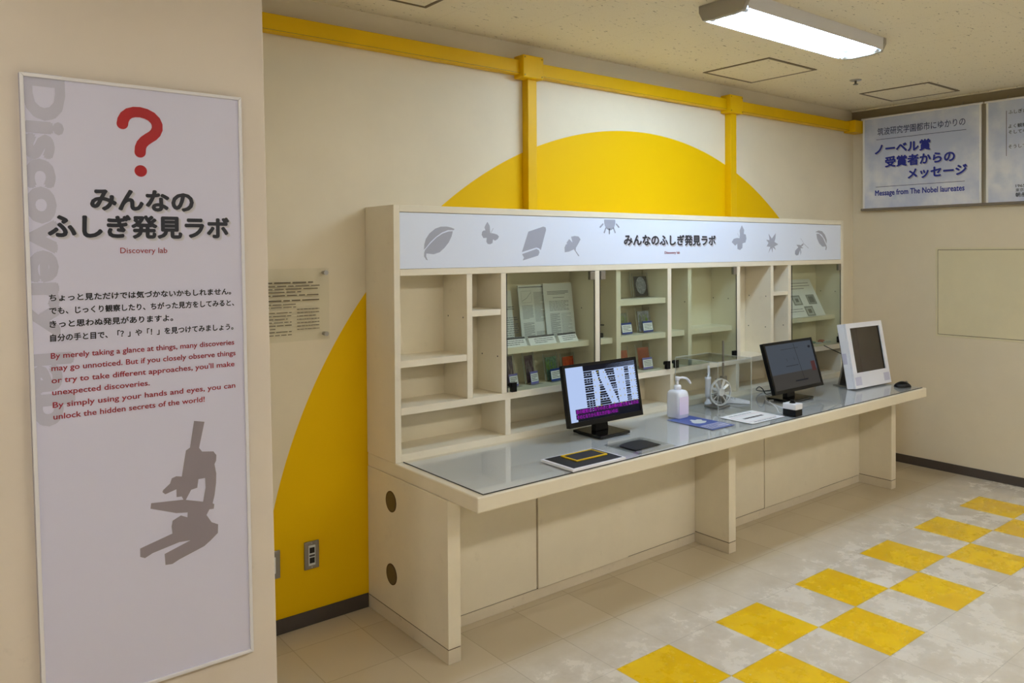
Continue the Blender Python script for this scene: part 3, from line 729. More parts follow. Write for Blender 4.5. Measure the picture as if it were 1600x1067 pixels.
for k, (dx, dz) in enumerate(((0.004, -0.004), (0.008, -0.008))):
    sh.text('みんなのふしぎ発見ラボ', lambda a, b, dx=dx, dz=dz, k=k: (a + dx, F + 0.0026 - 0.0002 * (1 - k), b + dz), 1.417, 2.205, 1.6595, 0.064, 0.036, k)
build('title_shading', sh, ['shade_a', 'shade_b'], hd)
o = build('title', MB().text('みんなのふしぎ発見ラボ', HQ, 1.417, 2.205, 1.6595, 0.064, 0.036), 'ink', hd); o['label'] = 'black header title'
o = build('subtitle', MB().text('Discovery lab', HQ, 1.745, 1.876, 1.606, 0.020, 0.02), 'ink_red', hd)

def glass_door(x0, x1, hx, hz, lx, extra=None):
    y = F + 0.0005
    d = build('glass_door', MB().box(x0, x1, y, y + 0.005, 0.949, 1.519), 'glass', t)
    # dark polished edges of the frameless pane
    build('pane_edge', MB().box(x0 - 0.0015, x0, y, y + 0.005, 0.949, 1.519), 'edge_dark', d)
    build('pane_edge', MB().box(x1, x1 + 0.0015, y, y + 0.005, 0.949, 1.519), 'edge_dark', d)
    for z in (1.474, 0.955):
        a, b = (hx, hx + 0.034)
        build('hinge', MB().box(a, b, y - 0.006, y + 0.012, z, z + 0.044), 'steel' if z > 1.2 else 'black', d, 0.002)
    if lx is not None:
        build('catch', MB().box(lx, lx + 0.03, y - 0.010, y + 0.008, 0.947, 0.992).cyl((lx - 0.004, y - 0.004, 0.982), (lx - 0.004, y + 0.006, 0.982), 0.011, n=16), 'black', d, 0.001)
glass_door(0.613, 1.190, 1.157, 0, 0.632)
glass_door(1.234, 1.778, 1.234, 0, 1.748)
glass_door(1.788, 2.410, 2.374, 0, 1.822)
glass_door(3.020, 3.634, 3.598, 0, None)

# ------------------------------------------------------------------ things behind the glass doors
def sheet(name, x0, x1, y, z, h, lean, rz, label, draw, group):
    """a stiff document leaning back; the origin is the middle of its lower edge"""
    w = x1 - x0; tt = thing(name, label, 'document', ((x0 + x1) / 2, y, z), rz, group)
    c, s = math.cos(lean), math.sin(lean)
    P = lambda a, b, d=0.0: (a, b * s - d * c, b * c + d * s)
    build('board', MB().prism([(-w / 2, 0), (w / 2, 0), (w / 2, h), (-w / 2, h)], P, 0, 0.004), 'paper_grey', tt, local=True)
    build('small_print', draw(MB(), lambda a, b: P(a, b, 0.0044), w, h), 'txt', tt, local=True)
    return tt
def d1(m, P, w, h): return m.bars(-0.05, 0.08, 0.60 * h, 0.72 * h, 3, P, 21, 0, 0.4).bars(-0.05, 0.1, 0.12 * h, 0.52 * h, 10, P, 22, 0, 0.35)
def d2(m, P, w, h):
    m.rect(-w / 2 + 0.004, w / 2 - 0.004, 0.955 * h, 0.975 * h, P)
    m.ring(-0.4 * w, -0.02 * w, 0.70 * h, 0.90 * h, 0.001, P).stroke([(-0.38 * w, 0.73 * h), (-0.2 * w, 0.78 * h), (-0.04 * w, 0.87 * h)], 0.002, P)
    m.bars(-0.4 * w, 0.0, 0.42 * h, 0.66 * h, 12, P, 23, 0, 0.4, False).bars(0.06 * w, 0.44 * w, 0.36 * h, 0.88 * h, 24, P, 24, 0, 0.35, False)
    return m.bars(-0.4 * w, 0.0, 0.05 * h, 0.36 * h, 18, P, 25, 0, 0.45, False).bars(0.06 * w, 0.44 * w, 0.08 * h, 0.2 * h, 6, P, 26, 0, 0.4)
def d3(m, P, w, h):
    m.bars(-0.38 * w, 0.36 * w, 0.80 * h, 0.87 * h, 3, P, 27, 0, 0.5, False).bars(-0.2 * w, 0.2 * w, 0.74 * h, 0.76 * h, 1, P, 28, 0, 0.5, False)
    m.bars(-0.34 * w, 0.34 * w, 0.52 * h, 0.70 * h, 8, P, 29, 0, 0.4)
    return m.bars(-0.34 * w, 0.0, 0.06 * h, 0.48 * h, 26, P, 30, 0, 0.45, False).bars(0.05 * w, 0.4 * w, 0.06 * h, 0.48 * h, 20, P, 31, 0, 0.3)
Z1 = 1.1525
g = 'printed documents behind the first glass door'
sheet('document', 0.625, 0.765, -0.125, Z1, 0.275, 0.14, 0.0, 'printed white document at the left, mostly cut off by the glass door edge', d1, g)
sheet('document', 0.800, 0.985, -0.135, Z1, 0.300, 0.13, 0.06, 'printed document with a small line graph in its upper corner', d2, g)
sheet('document', 0.965, 1.165, -0.142, Z1, 0.305, 0.13, 0.0, 'printed document with a centred heading, overlapping the graph page', d3, g)
def label_card(x0, x1, y, z, rz, label, group, seed):
    w = x1 - x0; h = 0.05; tt = thing('label_card', label, 'label card', ((x0 + x1) / 2, y, z), rz, group)
    P = lambda a, b, d=0.0: (a, b * 0.5 - d * 0.87, b * 0.87 + d * 0.5)
    build('stand', MB().add([(-w / 2, 0, 0), (w / 2, 0, 0), (w / 2, 0.025, 0.0435), (-w / 2, 0.025, 0.0435), (-w / 2, 0.036, 0), (w / 2, 0.036, 0)],
                            [(0, 1, 2, 3), (1, 5, 2), (0, 3, 4), (3, 2, 5, 4), (0, 4, 5, 1)]), 'paper', tt, local=True)
    build('dark_strip', MB().rect(-w / 2, w / 2, h - 0.010, h, lambda a, b: P(a, b, 0.0006)), 'txt_dark', tt, local=True)
    build('small_print', MB().bars(-w * 0.3, w * 0.42, 0.006, 0.036, 3, lambda a, b: P(a, b, 0.0006), seed, 0, 0.4), 'txt', tt, local=True)
g = 'label cards in front of the documents'
label_card(0.622, 0.790, -0.195, Z1, 0.0, 'white label card with dark strip, leftmost in front of the documents', g, 41)
label_card(0.805, 0.985, -0.198, Z1, 0.04, 'white label card with dark strip, middle one in front of the documents', g, 42)
label_card(1.000, 1.140, -0.198, Z1, 0.10, 'white label card with dark strip, right one below the headed page', g, 43)

def card_stand(x, y, z, w, h, rz, label, group, picture, band, draw=None, lw=None, lh=0.062, paper='paper'):
    """bent clear acrylic stand holding a picture card with a small caption label in front"""
    tt = thing('card_stand', label, 'card stand', (x, y, z), rz, group); lean = 0.16
    c, s = math.cos(lean), math.sin(lean)
    P = lambda a, b, d=0.0: (a, b * s - d * c, b * c + d * s)
    W = w / 2 + 0.012
    st = MB().prism([(-W, 0.001), (W, 0.001), (W, h + 0.02), (-W, h + 0.02)], P, -0.003, 0.0).box(-W, W, -0.045, 0.0, 0.0003, 0.003)
    build('stand', st, 'acrylic', tt, local=True)
    build('stand_edge', MB().prism([(-W, 0.001), (-W + 0.0015, 0.001), (-W + 0.0015, h + 0.02), (-W, h + 0.02)], P, -0.0032, 0.0002).prism([(W - 0.0015, 0.001), (W, 0.001), (W, h + 0.02), (W - 0.0015, h + 0.02)], P, -0.0032, 0.0002), 'acrylic_edge', tt, local=True)
    if picture:
        cd = build('picture_card', MB().prism([(-w / 2, 0.006), (w / 2, 0.006), (w / 2, h), (-w / 2, h)], P, 0.0006, 0.0016), picture, tt, local=True)
        if draw: mm, m = draw(lambda a, b: P(a, b, 0.002), w, h); build('picture_print', m, mm, cd, local=True)
    if band:
        lw = lw or w * 0.95
        Q = lambda a, b, d=0.0: (a + 0.004, -0.022 + b * 0.17 - d * 0.98, 0.0035 + b * 0.98 + d * 0.17)
        lb = build('caption_label', MB().prism([(-lw / 2, 0), (lw / 2, 0), (lw / 2, lh), (-lw / 2, lh)], Q, 0, 0.0012), band, tt, local=True)
        build('caption_paper', MB().rect(-lw / 2 + 0.002, lw / 2 - 0.002, 0.009, lh - 0.011, lambda a, b: Q(a, b, 0.0016)), 'paper', lb, local=True)
        build('caption_print', MB().bars(-lw * 0.38, lw * 0.38, 0.013, lh - 0.015, 4, lambda a, b: Q(a, b, 0.0020), int(abs(x) * 1000), 0, 0.35), 'txt_dark', lb, local=True)
    return tt
def sprigs(seed, mat):
    def f(P, w, h):
        r = random.Random(seed); m = MB()
        for i in range(9):
            a = r.uniform(-0.42, 0.42) * w; b = r.uniform(0.25, 0.6) * h
            m.stroke([(a, b), (a + r.uniform(-0.01, 0.01), b + 0.035)], 0.004, P)
        return mat, m
    return f
Z0 = 0.9465
g = 'card stands on the lower shelf behind the first glass door'
card_stand(0.728, -0.135, Z0, 0.066, 0.152, 0.16, 'acrylic stand with grey purple card, leftmost on the lower shelf', g, 'purple', 'violet', sprigs(1, 'print_grey2'))
card_stand(0.862, -0.135, Z0, 0.062, 0.145, 0.18, 'acrylic stand with spotted mauve card, second from left on the lower shelf', g, 'mauve', 'violet', sprigs(2, 'print_grey2'))
card_stand(1.008, -0.135, Z0, 0.085, 0.125, 0.15, 'acrylic stand with green card, just left of the bright monitor', g, 'green', 'blue', sprigs(3, 'leafgreen'))
card_stand(1.132, -0.13, Z0, 0.085, 0.115, 0.10, 'acrylic stand with orange card peeking over the bright monitor', g, 'orange', 'blue', sprigs(4, 'red'))
g = 'card stands behind the second glass door'
def insect(P, w, h):
    m = MB().disc(-0.035, 0.075, 0.005, P, ry=0.016)
    for k in (-1, 0, 1): m.stroke([(-0.048, 0.075 + k * 0.012), (-0.024, 0.075 + k * 0.014)], 0.002, P)
    return 'txt_dark', m
ins = card_stand(1.548, -0.13, 1.3555, 0.11, 0.13, 0.0, 'clear acrylic stand with one small dark insect specimen', g, None, None)
build('insect', insect(lambda a, b: (a, b * 0.159 - 0.004 * 0.987, b * 0.987), 0.11, 0.13)[1], 'txt_dark', ins, local=True)
def oval(P, w, h):
    m = MB()
    m.flat([(0.040 * math.cos(i * 0.21), 0.068 + 0.050 * math.sin(i * 0.21)) for i in range(30)], P)
    return 'photo_light', m
card_stand(1.696, -0.13, 1.3555, 0.105, 0.122, -0.02, 'acrylic stand with a dark photo showing a pale oval', g, 'photo_dark', None, oval)
card_stand(1.510, -0.165, 1.1565, 0.075, 0.118, 0.04, 'acrylic stand with sprout card and blue label, left on the middle shelf', g, 'sprout', 'blue', sprigs(5, 'leafgreen'), 0.085)
card_stand(1.682, -0.165, 1.1565, 0.100, 0.122, 0.04, 'acrylic stand with lilac grey card and blue label, right on the middle shelf', g, 'photo_light', 'blue', sprigs(6, 'leafgreen'), 0.085)
card_stand(1.512, -0.165, Z0, 0.075, 0.118, 0.02, 'acrylic stand with brick red card, left one above the monitor corner', g, 'brick', 'violet', None, 0.08)
card_stand(1.680, -0.165, Z0, 0.095, 0.122, 0.02, 'acrylic stand with brick red card and pale violet label, right one', g, 'brick', 'violet', None, 0.082)
t2 = thing('miniature_microscope', 'small black instrument with stacked rings half hidden behind the cabinet divider', 'instrument', (1.290, -0.15, 1.1535))
build('foot', MB().box(1.255, 1.325, -0.19, -0.11, 1.1538, 1.178), 'black', t2, 0.003)
build('pillar', MB().cyl((1.282, -0.15, 1.178), (1.282, -0.15, 1.275), 0.007), 'black', t2)
build('stage', MB().box(1.262, 1.335, -0.185, -0.115, 1.218, 1.224), 'black', t2)
build('lens_tube', MB().lathe((1.282, -0.15, 1.262), [(0, 0), (0.010, 0), (0.016, 0.008), (0.010, 0.016), (0.010, 0.026), (0.017, 0.034), (0.010, 0.044), (0, 0.046)], 16), 'steel', t2)
t2 = thing('display_board', 'white sloping display board with three framed grey squares behind the right glass door', 'display board', (3.31, -0.21, 1.1525))
Pb = lambda a, b, d=0.0: (a, -0.203 + b * 0.46 - d * 0.88, 1.1530 + b * 0.888 + d * 0.46)
build('board', MB().prism([(3.090, 0), (3.530, 0), (3.530, 0.288), (3.090, 0.288)], Pb, 0, 0.004), 'paper', t2)
Pc = lambda a, b: Pb(a, b, 0.0046); Pd = lambda a, b: Pb(a, b, 0.0050)
pr = MB().bars(3.12, 3.49, 0.205, 0.268, 3, Pc, 61, 0, 0.2, False).bars(3.12, 3.285, 0.035, 0.07, 2, Pc, 62, 0, 0.25)
build('small_print', pr, 'txt', t2)
for a, b, inner in ((3.203, 0.090, 0.7), (3.384, 0.090, 1.3), (3.304, 0.003, 0.8)):
    q = build('framed_square', MB().rect(a, a + 0.105, b, b + 0.075, Pc), 'chip', t2)
    build('square_centre', MB().rect(a + 0.014, a + 0.091, b + 0.010, b + 0.065, Pd, 1).rect(a + 0.0525 - 0.026 * inner, a + 0.0525 + 0.026 * inner, b + 0.0375 - 0.019 * inner, b + 0.0375 + 0.019 * inner, lambda p, q: Pb(p, q, 0.0054)), ['chip_d', 'chip_pale'], q)
t2 = thing('sample', 'small reddish sample lying under the sloping board', 'sample', (3.60, -0.13, Z0))
build('body', MB().lathe((3.60, -0.13, Z0 + 0.0003), [(0, 0), (0.022, 0), (0.026, 0.008), (0.016, 0.018), (0, 0.02)], 12), 'brick', t2)
build('tag', MB().box(3.565, 3.635, -0.185, -0.165, Z0 + 0.0003, Z0 + 0.012), 'paper_grey', t2)
t2 = thing('sample', 'small greenish sample left of the reddish one under the sloping board', 'sample', (3.50, -0.12, Z0))
build('body', MB().lathe((3.50, -0.12, Z0 + 0.0003), [(0, 0), (0.024, 0), (0.027, 0.006), (0.018, 0.014), (0, 0.016)], 12), 'green', t2)
build('tag', MB().box(3.47, 3.53, -0.175, -0.158, Z0 + 0.0003, Z0 + 0.01), 'paper_grey', t2)

def smooth(pts, k=6):
    pts = [Vector(p) for p in pts]; out = []
    for i in range(len(pts) - 1):
        p0, p1, p2, p3 = pts[max(i - 1, 0)], pts[i], pts[i + 1], pts[min(i + 2, len(pts) - 1)]
        for j in range(k):
            u = j / k
            out.append(0.5 * ((2 * p1) + (p2 - p0) * u + (2 * p0 - 5 * p1 + 4 * p2 - p3) * u * u + (3 * p1 - p0 - 3 * p2 + p3) * u ** 3))
    return out + [pts[-1]]
# ------------------------------------------------------------------ monitors on the counter
def tilt_frame(cx, cy, cz, tl):
    c, s = math.cos(tl), math.sin(tl)
    return lambda u, v, d=0.0: (cx + u, cy + v * s - d * c, cz + v * c + d * s)
def monitor(x, y, rz, label, off, w, h, tl, base, draw, bez=(0.014, 0.014, 0.024)):
    tt = thing('monitor', label, 'monitor', (x, y, GT), rz, 'black monitors on the counter')
    P = tilt_frame(*off, tl)
    R4 = lambda a, b, c, d: [(a, c), (b, c), (b, d), (a, d)]
    hs = MB().prism(R4(-w / 2, w / 2, -h / 2, h / 2), P, -0.022, -0.002)
    hs.prism(R4(-w * 0.36, w * 0.36, -h * 0.4, h * 0.38), P, -0.045, -0.022)
    build('housing', hs, 'black', tt, 0.003, local=True)
    b = MB(); sx0, sx1, sz0, sz1 = -w / 2 + bez[0], w / 2 - bez[0], -h / 2 + bez[2], h / 2 - bez[1]
    b.prism(R4(-w / 2, w / 2, -h / 2, sz0), P, -0.002, 0.004).prism(R4(-w / 2, w / 2, sz1, h / 2), P, -0.002, 0.004)
    b.prism(R4(-w / 2, sx0, sz0, sz1), P, -0.002, 0.004).prism(R4(sx1, w / 2, sz0, sz1), P, -0.002, 0.004)
    build('bezel', b, 'black', tt, local=True)
    m, mats = draw(P, sx0, sx1, sz0, sz1)
    build('screen', m, mats, tt, local=True)
    bw, bd = base
    build('stand_neck', MB().add([(-0.045, -0.005, 0.014), (0.045, -0.005, 0.014), (0.045, 0.028, 0.014), (-0.045, 0.028, 0.014),
                                  (off[0] - 0.035, off[1] + 0.028, off[2] - 0.02), (off[0] + 0.035, off[1] + 0.028, off[2] - 0.02), (off[0] + 0.035, off[1] + 0.05, off[2] - 0.02), (off[0] - 0.035, off[1] + 0.05, off[2] - 0.02)],
                                 [(3, 2, 1, 0), (4, 5, 6, 7), (0, 1, 5, 4), (1, 2, 6, 5), (2, 3, 7, 6), (3, 0, 4, 7)]), 'black', tt, 0.003, local=True)
    build('stand_base', MB().box(-bw / 2, bw / 2, -bd / 2, bd / 2, 0.0003, 0.014), 'gloss_black', tt, 0.003, local=True)
    return tt
def pic1(P, x0, x1, z0, z1):
    m = MB(); W = x1 - x0; H = z1 - z0; r = random.Random(5)
    L = lambda d: (lambda a, b: P(x0 + a * W, z0 + b * H, d))
    A, B, Cc, D = L(0.0), L(0.0005), L(0.0009), L(0.0013)
    m.rect(0, 1, 0, 1, A, 0)
    m.rect(0.245, 1, 0.90, 1, B, 1)
    for i in range(4): m.flat([(0.30 + r.uniform(0, 0.3), 0.912 + i * 0.022), (1, 0.908 + i * 0.024), (1, 0.913 + i * 0.024)], Cc, 0)
    m.rect(0.10, 1, 0, 0.17, B, 1)
    n = 17
    for i in range(n):
        z = 0.86 - i * 0.045; h = 0.034
        cols = [(0.245, 0.365), (0.47 - 0.003 * i - max(0, 0.05 - i * 0.01) , 0.47 + max(0, (i - 3)) * 0.0115), (0.545 + i * 0.0105, 0.685 + 0.002 * i if i < 15 else 0.70), (0.835 - 0.004, 0.90), (0.985, 1.0)]
        for j, (a, b) in enumerate(cols):
            if b - a < 0.006: continue
            dz = 0.004 * ((i * 7 + j * 3) % 3 - 1)
            q = 0.008 if j else 0.004
            m.flat([(a + q, z + dz), (b - q, z + dz), (b, z + h / 2 + dz), (b - q, z + h + dz), (a + q, z + h + dz), (a, z + h / 2 + dz)], B, 1)
            if b - a > 0.05 and r.random() < 0.5:
                for k in range(1, 3): m.rect(a + (b - a) * k / 3 - 0.005, a + (b - a) * k / 3 + 0.005, z + 0.010 + dz, z + h - 0.010 + dz, Cc, 0)
    for i in range(7):
        for a in (0.385, 0.445, 0.53, 0.735, 0.80, 0.925, 0.97):
            z = 0.85 - i * 0.125 + r.uniform(-0.01, 0.01); aa = a + (0.02 * i if a in (0.53,) else 0)
            if z < 0.2 or (a in (0.445, 0.53) and 0.47 <= aa <= 0.62 and i > 5): continue
            m.flat([(aa - 0.014, z), (aa - 0.003, z - 0.006), (aa, z - 0.026), (aa + 0.003, z - 0.006), (aa + 0.014, z), (aa + 0.003, z + 0.006), (aa, z + 0.026), (aa - 0.003, z + 0.006)], Cc, 4)
    m.rect(0.08, 1.0, 0.135, 0.225, B, 3).rect(0.08, 0.68, 0.04, 0.13, B, 3)
    m.text('目の錯覚はとなりの白と黒の棒の数で見えるのは', D, 0.09, 0.985, 0.150, 0.075, 0.02, 2)
    m.text('そのとなりから見た方が強いのは', D, 0.09, 0.66, 0.055, 0.075, 0.02, 2)
    return m, ['scr_bg', 'scr_dark', 'scr_mag', 'scr_cap', 'scr_yel']
def pic2(P, x0, x1, z0, z1):
    m = MB(); W = x1 - x0; H = z1 - z0
    L = lambda d: (lambda a, b: P(x0 + a * W, z0 + b * H, d))
    A, B = L(0.0), L(0.0005)
    m.rect(0, 1, 0.34, 1, A, 0).rect(0, 1, 0, 0.34, A, 1)
    m.stroke([(0.60, 0.98), (0.66, 0.15)], 0.008, B, 2).rect(0.46, 0.74, 0.125, 0.155, B, 2)
    m.stroke([(0.30, 0.87), (0.68, 0.875)], 0.008, B, 2).stroke([(0.38, 0.66), (0.39, 0.60)], 0.006, B, 2).stroke([(0.54, 0.66), (0.55, 0.60)], 0.006, B, 2)
    m.stroke([(0.34, 0.49), (0.60, 0.49)], 0.012, B, 2).disc(0.93, 0.86, 0.03, B, mi=2).rect(0.88, 0.97, 0.30, 0.52, B, 3)
    return m, ['dim_wall', 'dim_floor', 'dim_dark', 'dim_red']
monitor(1.072, -0.432, 0.0, 'black monitor showing a bright striped illusion picture', (-0.009, -0.026, 0.2125), 0.507, 0.2987, 0.1769, (0.205, 0.20), pic1)
monitor(2.572, -0.535, 0.027, 'black monitor showing a dim blue grey picture', (0.008, -0.017, 0.207), 0.541, 0.305, 0.2835, (0.245, 0.17), pic2, (0.016, 0.016, 0.020))

# white one-piece terminal
t = thing('touch_terminal', 'white one-piece terminal with a dark portrait screen on the counter end', 'terminal', (3.3555, -0.585, GT), -0.037)
P = tilt_frame(0.0, -0.030, 0.2165, 0.1774); w, h = 0.435, 0.421
R4 = lambda a, b, c, d: [(a, c), (b, c), (b, d), (a, d)]
build('body', MB().prism(R4(-w / 2, w / 2, -h / 2, h / 2), P, -0.060, -0.008), 'white', t, 0.004, local=True)
sx0, sx1, sz0, sz1 = -w / 2 + 0.043, w / 2 - 0.036, -h / 2 + 0.098, h / 2 - 0.032
b = MB().prism(R4(-w / 2, w / 2, -h / 2, sz0), P, -0.007, 0.004).prism(R4(-w / 2, w / 2, sz1, h / 2), P, -0.007, 0.004)
b.prism(R4(-w / 2, sx0, sz0, sz1), P, -0.007, 0.004).prism(R4(sx1, w / 2, sz0, sz1), P, -0.007, 0.004)
build('front_frame', b, 'white', t, local=True)
build('seam', MB().prism(R4(-w / 2 + 0.001, w / 2 - 0.001, -h / 2 + 0.001, h / 2 - 0.001), P, -0.0081, -0.0069), 'txt_dark', t, local=True)
build('screen', MB().rect(sx0, sx1 - 0.004, sz0, sz1, lambda a, c: P(a, c, -0.004)), 'darkscreen', t, local=True)
build('screen_rim', MB().prism(R4(sx1 - 0.012, sx1 - 0.004, sz0, sz1), P, -0.0039, -0.001), 'black', t, local=True)
for a in (-w / 2 + 0.012, w / 2 - 0.082):
    build('speaker_mesh', MB().rect(a, a + 0.07, -h / 2 + 0.018, -h / 2 + 0.072, lambda p, q: P(p, q, 0.0044)), 'speaker', t, local=True)
build('side_label', MB().rect(-0.05, 0.02, -0.055, -0.025, lambda p, q: P(-w / 2 - 0.0006, p, q)), 'speaker', t, local=True)
build('rear_housing', MB().prism(R4(-w / 2 + 0.05, w / 2 - 0.05, -0.13, 0.16), P, -0.095, -0.061), 'black', t, 0.004, local=True)
build('stand', MB().add([(-0.13, 0.10, 0.0065), (0.13, 0.10, 0.0065), (0.13, 0.112, 0.0065), (-0.13, 0.112, 0.0065), (-0.10, 0.072, 0.20), (0.10, 0.072, 0.20), (0.10, 0.084, 0.20), (-0.10, 0.084, 0.20)],
                        [(3, 2, 1, 0), (4, 5, 6, 7), (0, 1, 5, 4), (1, 2, 6, 5), (2, 3, 7, 6), (3, 0, 4, 7)]), 'steel', t, local=True)
build('foot_plate', MB().box(-0.15, 0.15, -0.03, 0.135, 0.0003, 0.006), 'steel', t, 0.001, local=True)

# mouse
t = thing('computer_mouse', 'black computer mouse on the right end of the glass', 'mouse', (3.500, -0.772, GT), math.radians(-39))
prof = []
mv, mf = [], []
NU, NV = 16, 9
for i in range(NU + 1):
    u = i / NU; xx = -0.056 + 0.112 * u; wd = 0.031 * (1 - abs(2 * u - 1) ** 3.2) ** 0.5 * (0.92 + 0.16 * u if u < 0.6 else 1.0); hh = 0.036 * max(0.0, math.sin(math.pi * min(1, 0.03 + u * 0.95))) ** 0.62
    for j in range(NV + 1):
        a = math.pi * j / NV
        mv.append((xx, -wd * math.cos(a), 0.0005 + hh * math.sin(a) ** 0.8))
for i in range(NU):
    for j in range(NV):
        k = i * (NV + 1) + j; mf.append((k, k + NV + 1, k + NV + 2, k + 1))
build('shell', MB().add(mv, mf, 0, True), 'black', t, local=True)
build('base', MB().prism([(-0.054, -0.01), (-0.04, -0.026), (0.04, -0.026), (0.054, -0.01), (0.054, 0.01), (0.04, 0.026), (-0.04, 0.026), (-0.054, 0.01)], lambda a, c, d: (a, c, d), 0.0003, 0.004), 'black_soft', t, local=True)
build('scroll_wheel', MB().cyl((0.026, -0.004, 0.030), (0.026, 0.004, 0.030), 0.008, n=14), 'steel', t, local=True)

# hand rub bottle
t = thing('pump_bottle', 'white square pump bottle of hand rub standing on the counter', 'bottle', (1.643, -0.438, GT))
b = MB(); prof = [(0.0, 0.0), (0.040, 0.0), (0.0445, 0.006), (0.0445, 0.125), (0.042, 0.139), (0.034, 0.148), (0.016, 0.152), (0.0, 0.152)]
N = 32; V = []
for i in range(N):
    a = 2 * math.pi * i / N; ca, sa = math.cos(a), math.sin(a); k = 1.0 / (abs(ca) ** 7 + abs(sa) ** 7) ** (1 / 7)
    for r, z in prof: V.append((r * k * ca, r * k * sa, z + 0.0003))
K = len(prof)
b.add(V, [(i * K + j, ((i + 1) % N) * K + j, ((i + 1) % N) * K + j + 1, i * K + j + 1) for i in range(N) for j in range(K - 1)], 0, True)
build('body', b, 'white_soft', t, local=True)
build('label', MB().box(-0.037, 0.037, -0.0452, -0.0447, 0.022, 0.118), 'lilac', t, local=True)
build('collar', MB().lathe((0, 0, 0.151), [(0.0, 0), (0.020, 0), (0.020, 0.020), (0.016, 0.026), (0.0, 0.026)]), 'white', t, local=True)
build('pump_stem', MB().cyl((0, 0, 0.176), (0, 0, 0.205), 0.0065), 'white', t, local=True)
pm = MB().lathe((0, 0, 0.200), [(0, 0), (0.010, 0), (0.012, 0.006), (0.014, 0.018), (0.012, 0.022), (0, 0.023)])
pm.tube([(0, 0, 0.213), (0.035, -0.004, 0.214), (0.062, -0.008, 0.208), (0.080, -0.010, 0.195), (0.094, -0.012, 0.176)], 0.0062)
build('pump_head', pm, 'white', t, local=True)

# acrylic cover and the apparatus inside it
t = thing('acrylic_cover', 'clear acrylic box cover over the spoked wheel apparatus', 'cover', (1.955, -0.43, GT))
x0, x1, y0, y1, z0, z1, th = 1.803, 2.106, -0.585, -0.285, GT + 0.0003, 1.011, 0.003
for nm, bx in (('front_pane', (x0, x1, y0, y0 + th, z0, z1)), ('rear_pane', (x0, x1, y1 - th, y1, z0, z1)), ('side_pane', (x0, x0 + th, y0 + th, y1 - th, z0, z1)), ('side_pane', (x1 - th, x1, y0 + th, y1 - th, z0, z1))):
    build(nm, MB().box(*bx), 'acrylic', t)
hx, hy, hr = 2.076, -0.412, 0.012
build('top_pane', MB().box(x0, hx - hr, y0, y1, z1, z1 + th).box(hx + hr, x1, y0, y1, z1, z1 + th).box(hx - hr, hx + hr, y0, hy - hr, z1, z1 + th).box(hx - hr, hx + hr, hy + hr, y1, z1, z1 + th), 'acrylic', t)
e = MB(); q = 0.0018
for x in (x0 - 0.0003, x1 - q + 0.0003):
    for y in (y0 - 0.0003, y1 - q + 0.0003): e.box(x, x + q, y, y + q, z0, z1)
for y in (y0 - 0.0003, y1 - q + 0.0003):
    e.box(x0, x1, y, y + q, z1 + th - q, z1 + th + 0.0003); e.box(x0, x1, y, y + q, z0, z0 + q)
for x in (x0 - 0.0003, x1 - q + 0.0003):
    e.box(x, x + q, y0, y1, z1 + th - q, z1 + th + 0.0003); e.box(x, x + q, y0, y1, z0, z0 + q)
build('bright_edge', e, 'acrylic_edge', t)
t = thing('spoked_wheel_stand', 'silver spoked wheel on a steel rod stand inside the acrylic box', 'apparatus', (2.04, -0.41, GT))
build('base_plate', MB().box(1.985, 2.098, -0.445, -0.345, GT + 0.0003, GT + 0.008), 'steel', t, 0.002)
build('rod', MB().cyl((hx, hy, GT + 0.008), (hx, hy, 1.098), 0.006, n=16), 'steel', t)
cl = MB().box(hx - 0.016, hx + 0.016, hy - 0.016, hy + 0.012, 0.868, 0.893).box(hx - 0.075, hx - 0.016, hy - 0.012, hy - 0.002, 0.874, 0.886)
cl.cyl((hx + 0.016, hy, 0.88), (hx + 0.026, hy, 0.88), 0.007).tube([(hx - 0.07, hy - 0.006, 0.879), (hx - 0.062, hy - 0.03, 0.865), (hx - 0.06, hy - 0.035, 0.85)], 0.004)
build('clamp', cl, 'steel', t, 0.001)
wc = Vector((1.998, -0.452, 0.813)); du = Vector((0.985, -0.174, 0)); dv = Vector((0, 0, 1)); dn = Vector((0.174, 0.985, 0))
rw = 0.077; ring = MB(); n = 40; V = []
for i in range(n):
    a = 2 * math.pi * i / n; d = du * math.cos(a) + dv * math.sin(a)
    for rr, dd in ((rw, -0.006), (rw, 0.006), (rw - 0.005, 0.006), (rw - 0.005, -0.006)): V.append(wc + d * rr + dn * dd)
ring.add(V, [(i * 4 + j, ((i + 1) % n) * 4 + j, ((i + 1) % n) * 4 + (j + 1) % 4, i * 4 + (j + 1) % 4) for i in range(n) for j in range(4)], 0, False)
wheel = build('wheel_rim', ring, 'bright_metal', t)
for i in range(12):
    a = 2 * math.pi * i / 12 + 0.1; d = du * math.cos(a) + dv * math.sin(a); pz = dn.cross(d)
    V = [wc + d * 0.02 + pz * 0.004 - dn * 0.004, wc + d * 0.02 - pz * 0.004 + dn * 0.004, wc + d * 0.0725 - pz * 0.007 + dn * 0.004, wc + d * 0.0725 + pz * 0.007 - dn * 0.004]
    build('blade', MB().add([v - dn * 0.0004 for v in V] + [v + dn * 0.0004 for v in V], [(0, 1, 2, 3), (7, 6, 5, 4), (0, 4, 5, 1), (1, 5, 6, 2), (2, 6, 7, 3), (3, 7, 4, 0)]), 'bright_metal' if i % 3 else 'metal', wheel)
build('hub', MB().cyl(wc - dn * 0.012, wc + dn * 0.040, 0.021, n=20), 'bright_metal', wheel)
build('motor', MB().cyl(wc + dn * 0.016 + du * 0.03 - dv * 0.035, wc + dn * 0.055 + du * 0.03 - dv * 0.035, 0.030, n=20), 'steel', t)
px, py = 2.066, -0.310
t = thing('hand_probe', 'white pen-like probe with a cord standing behind the spoked wheel', 'probe', (px, py, GT))
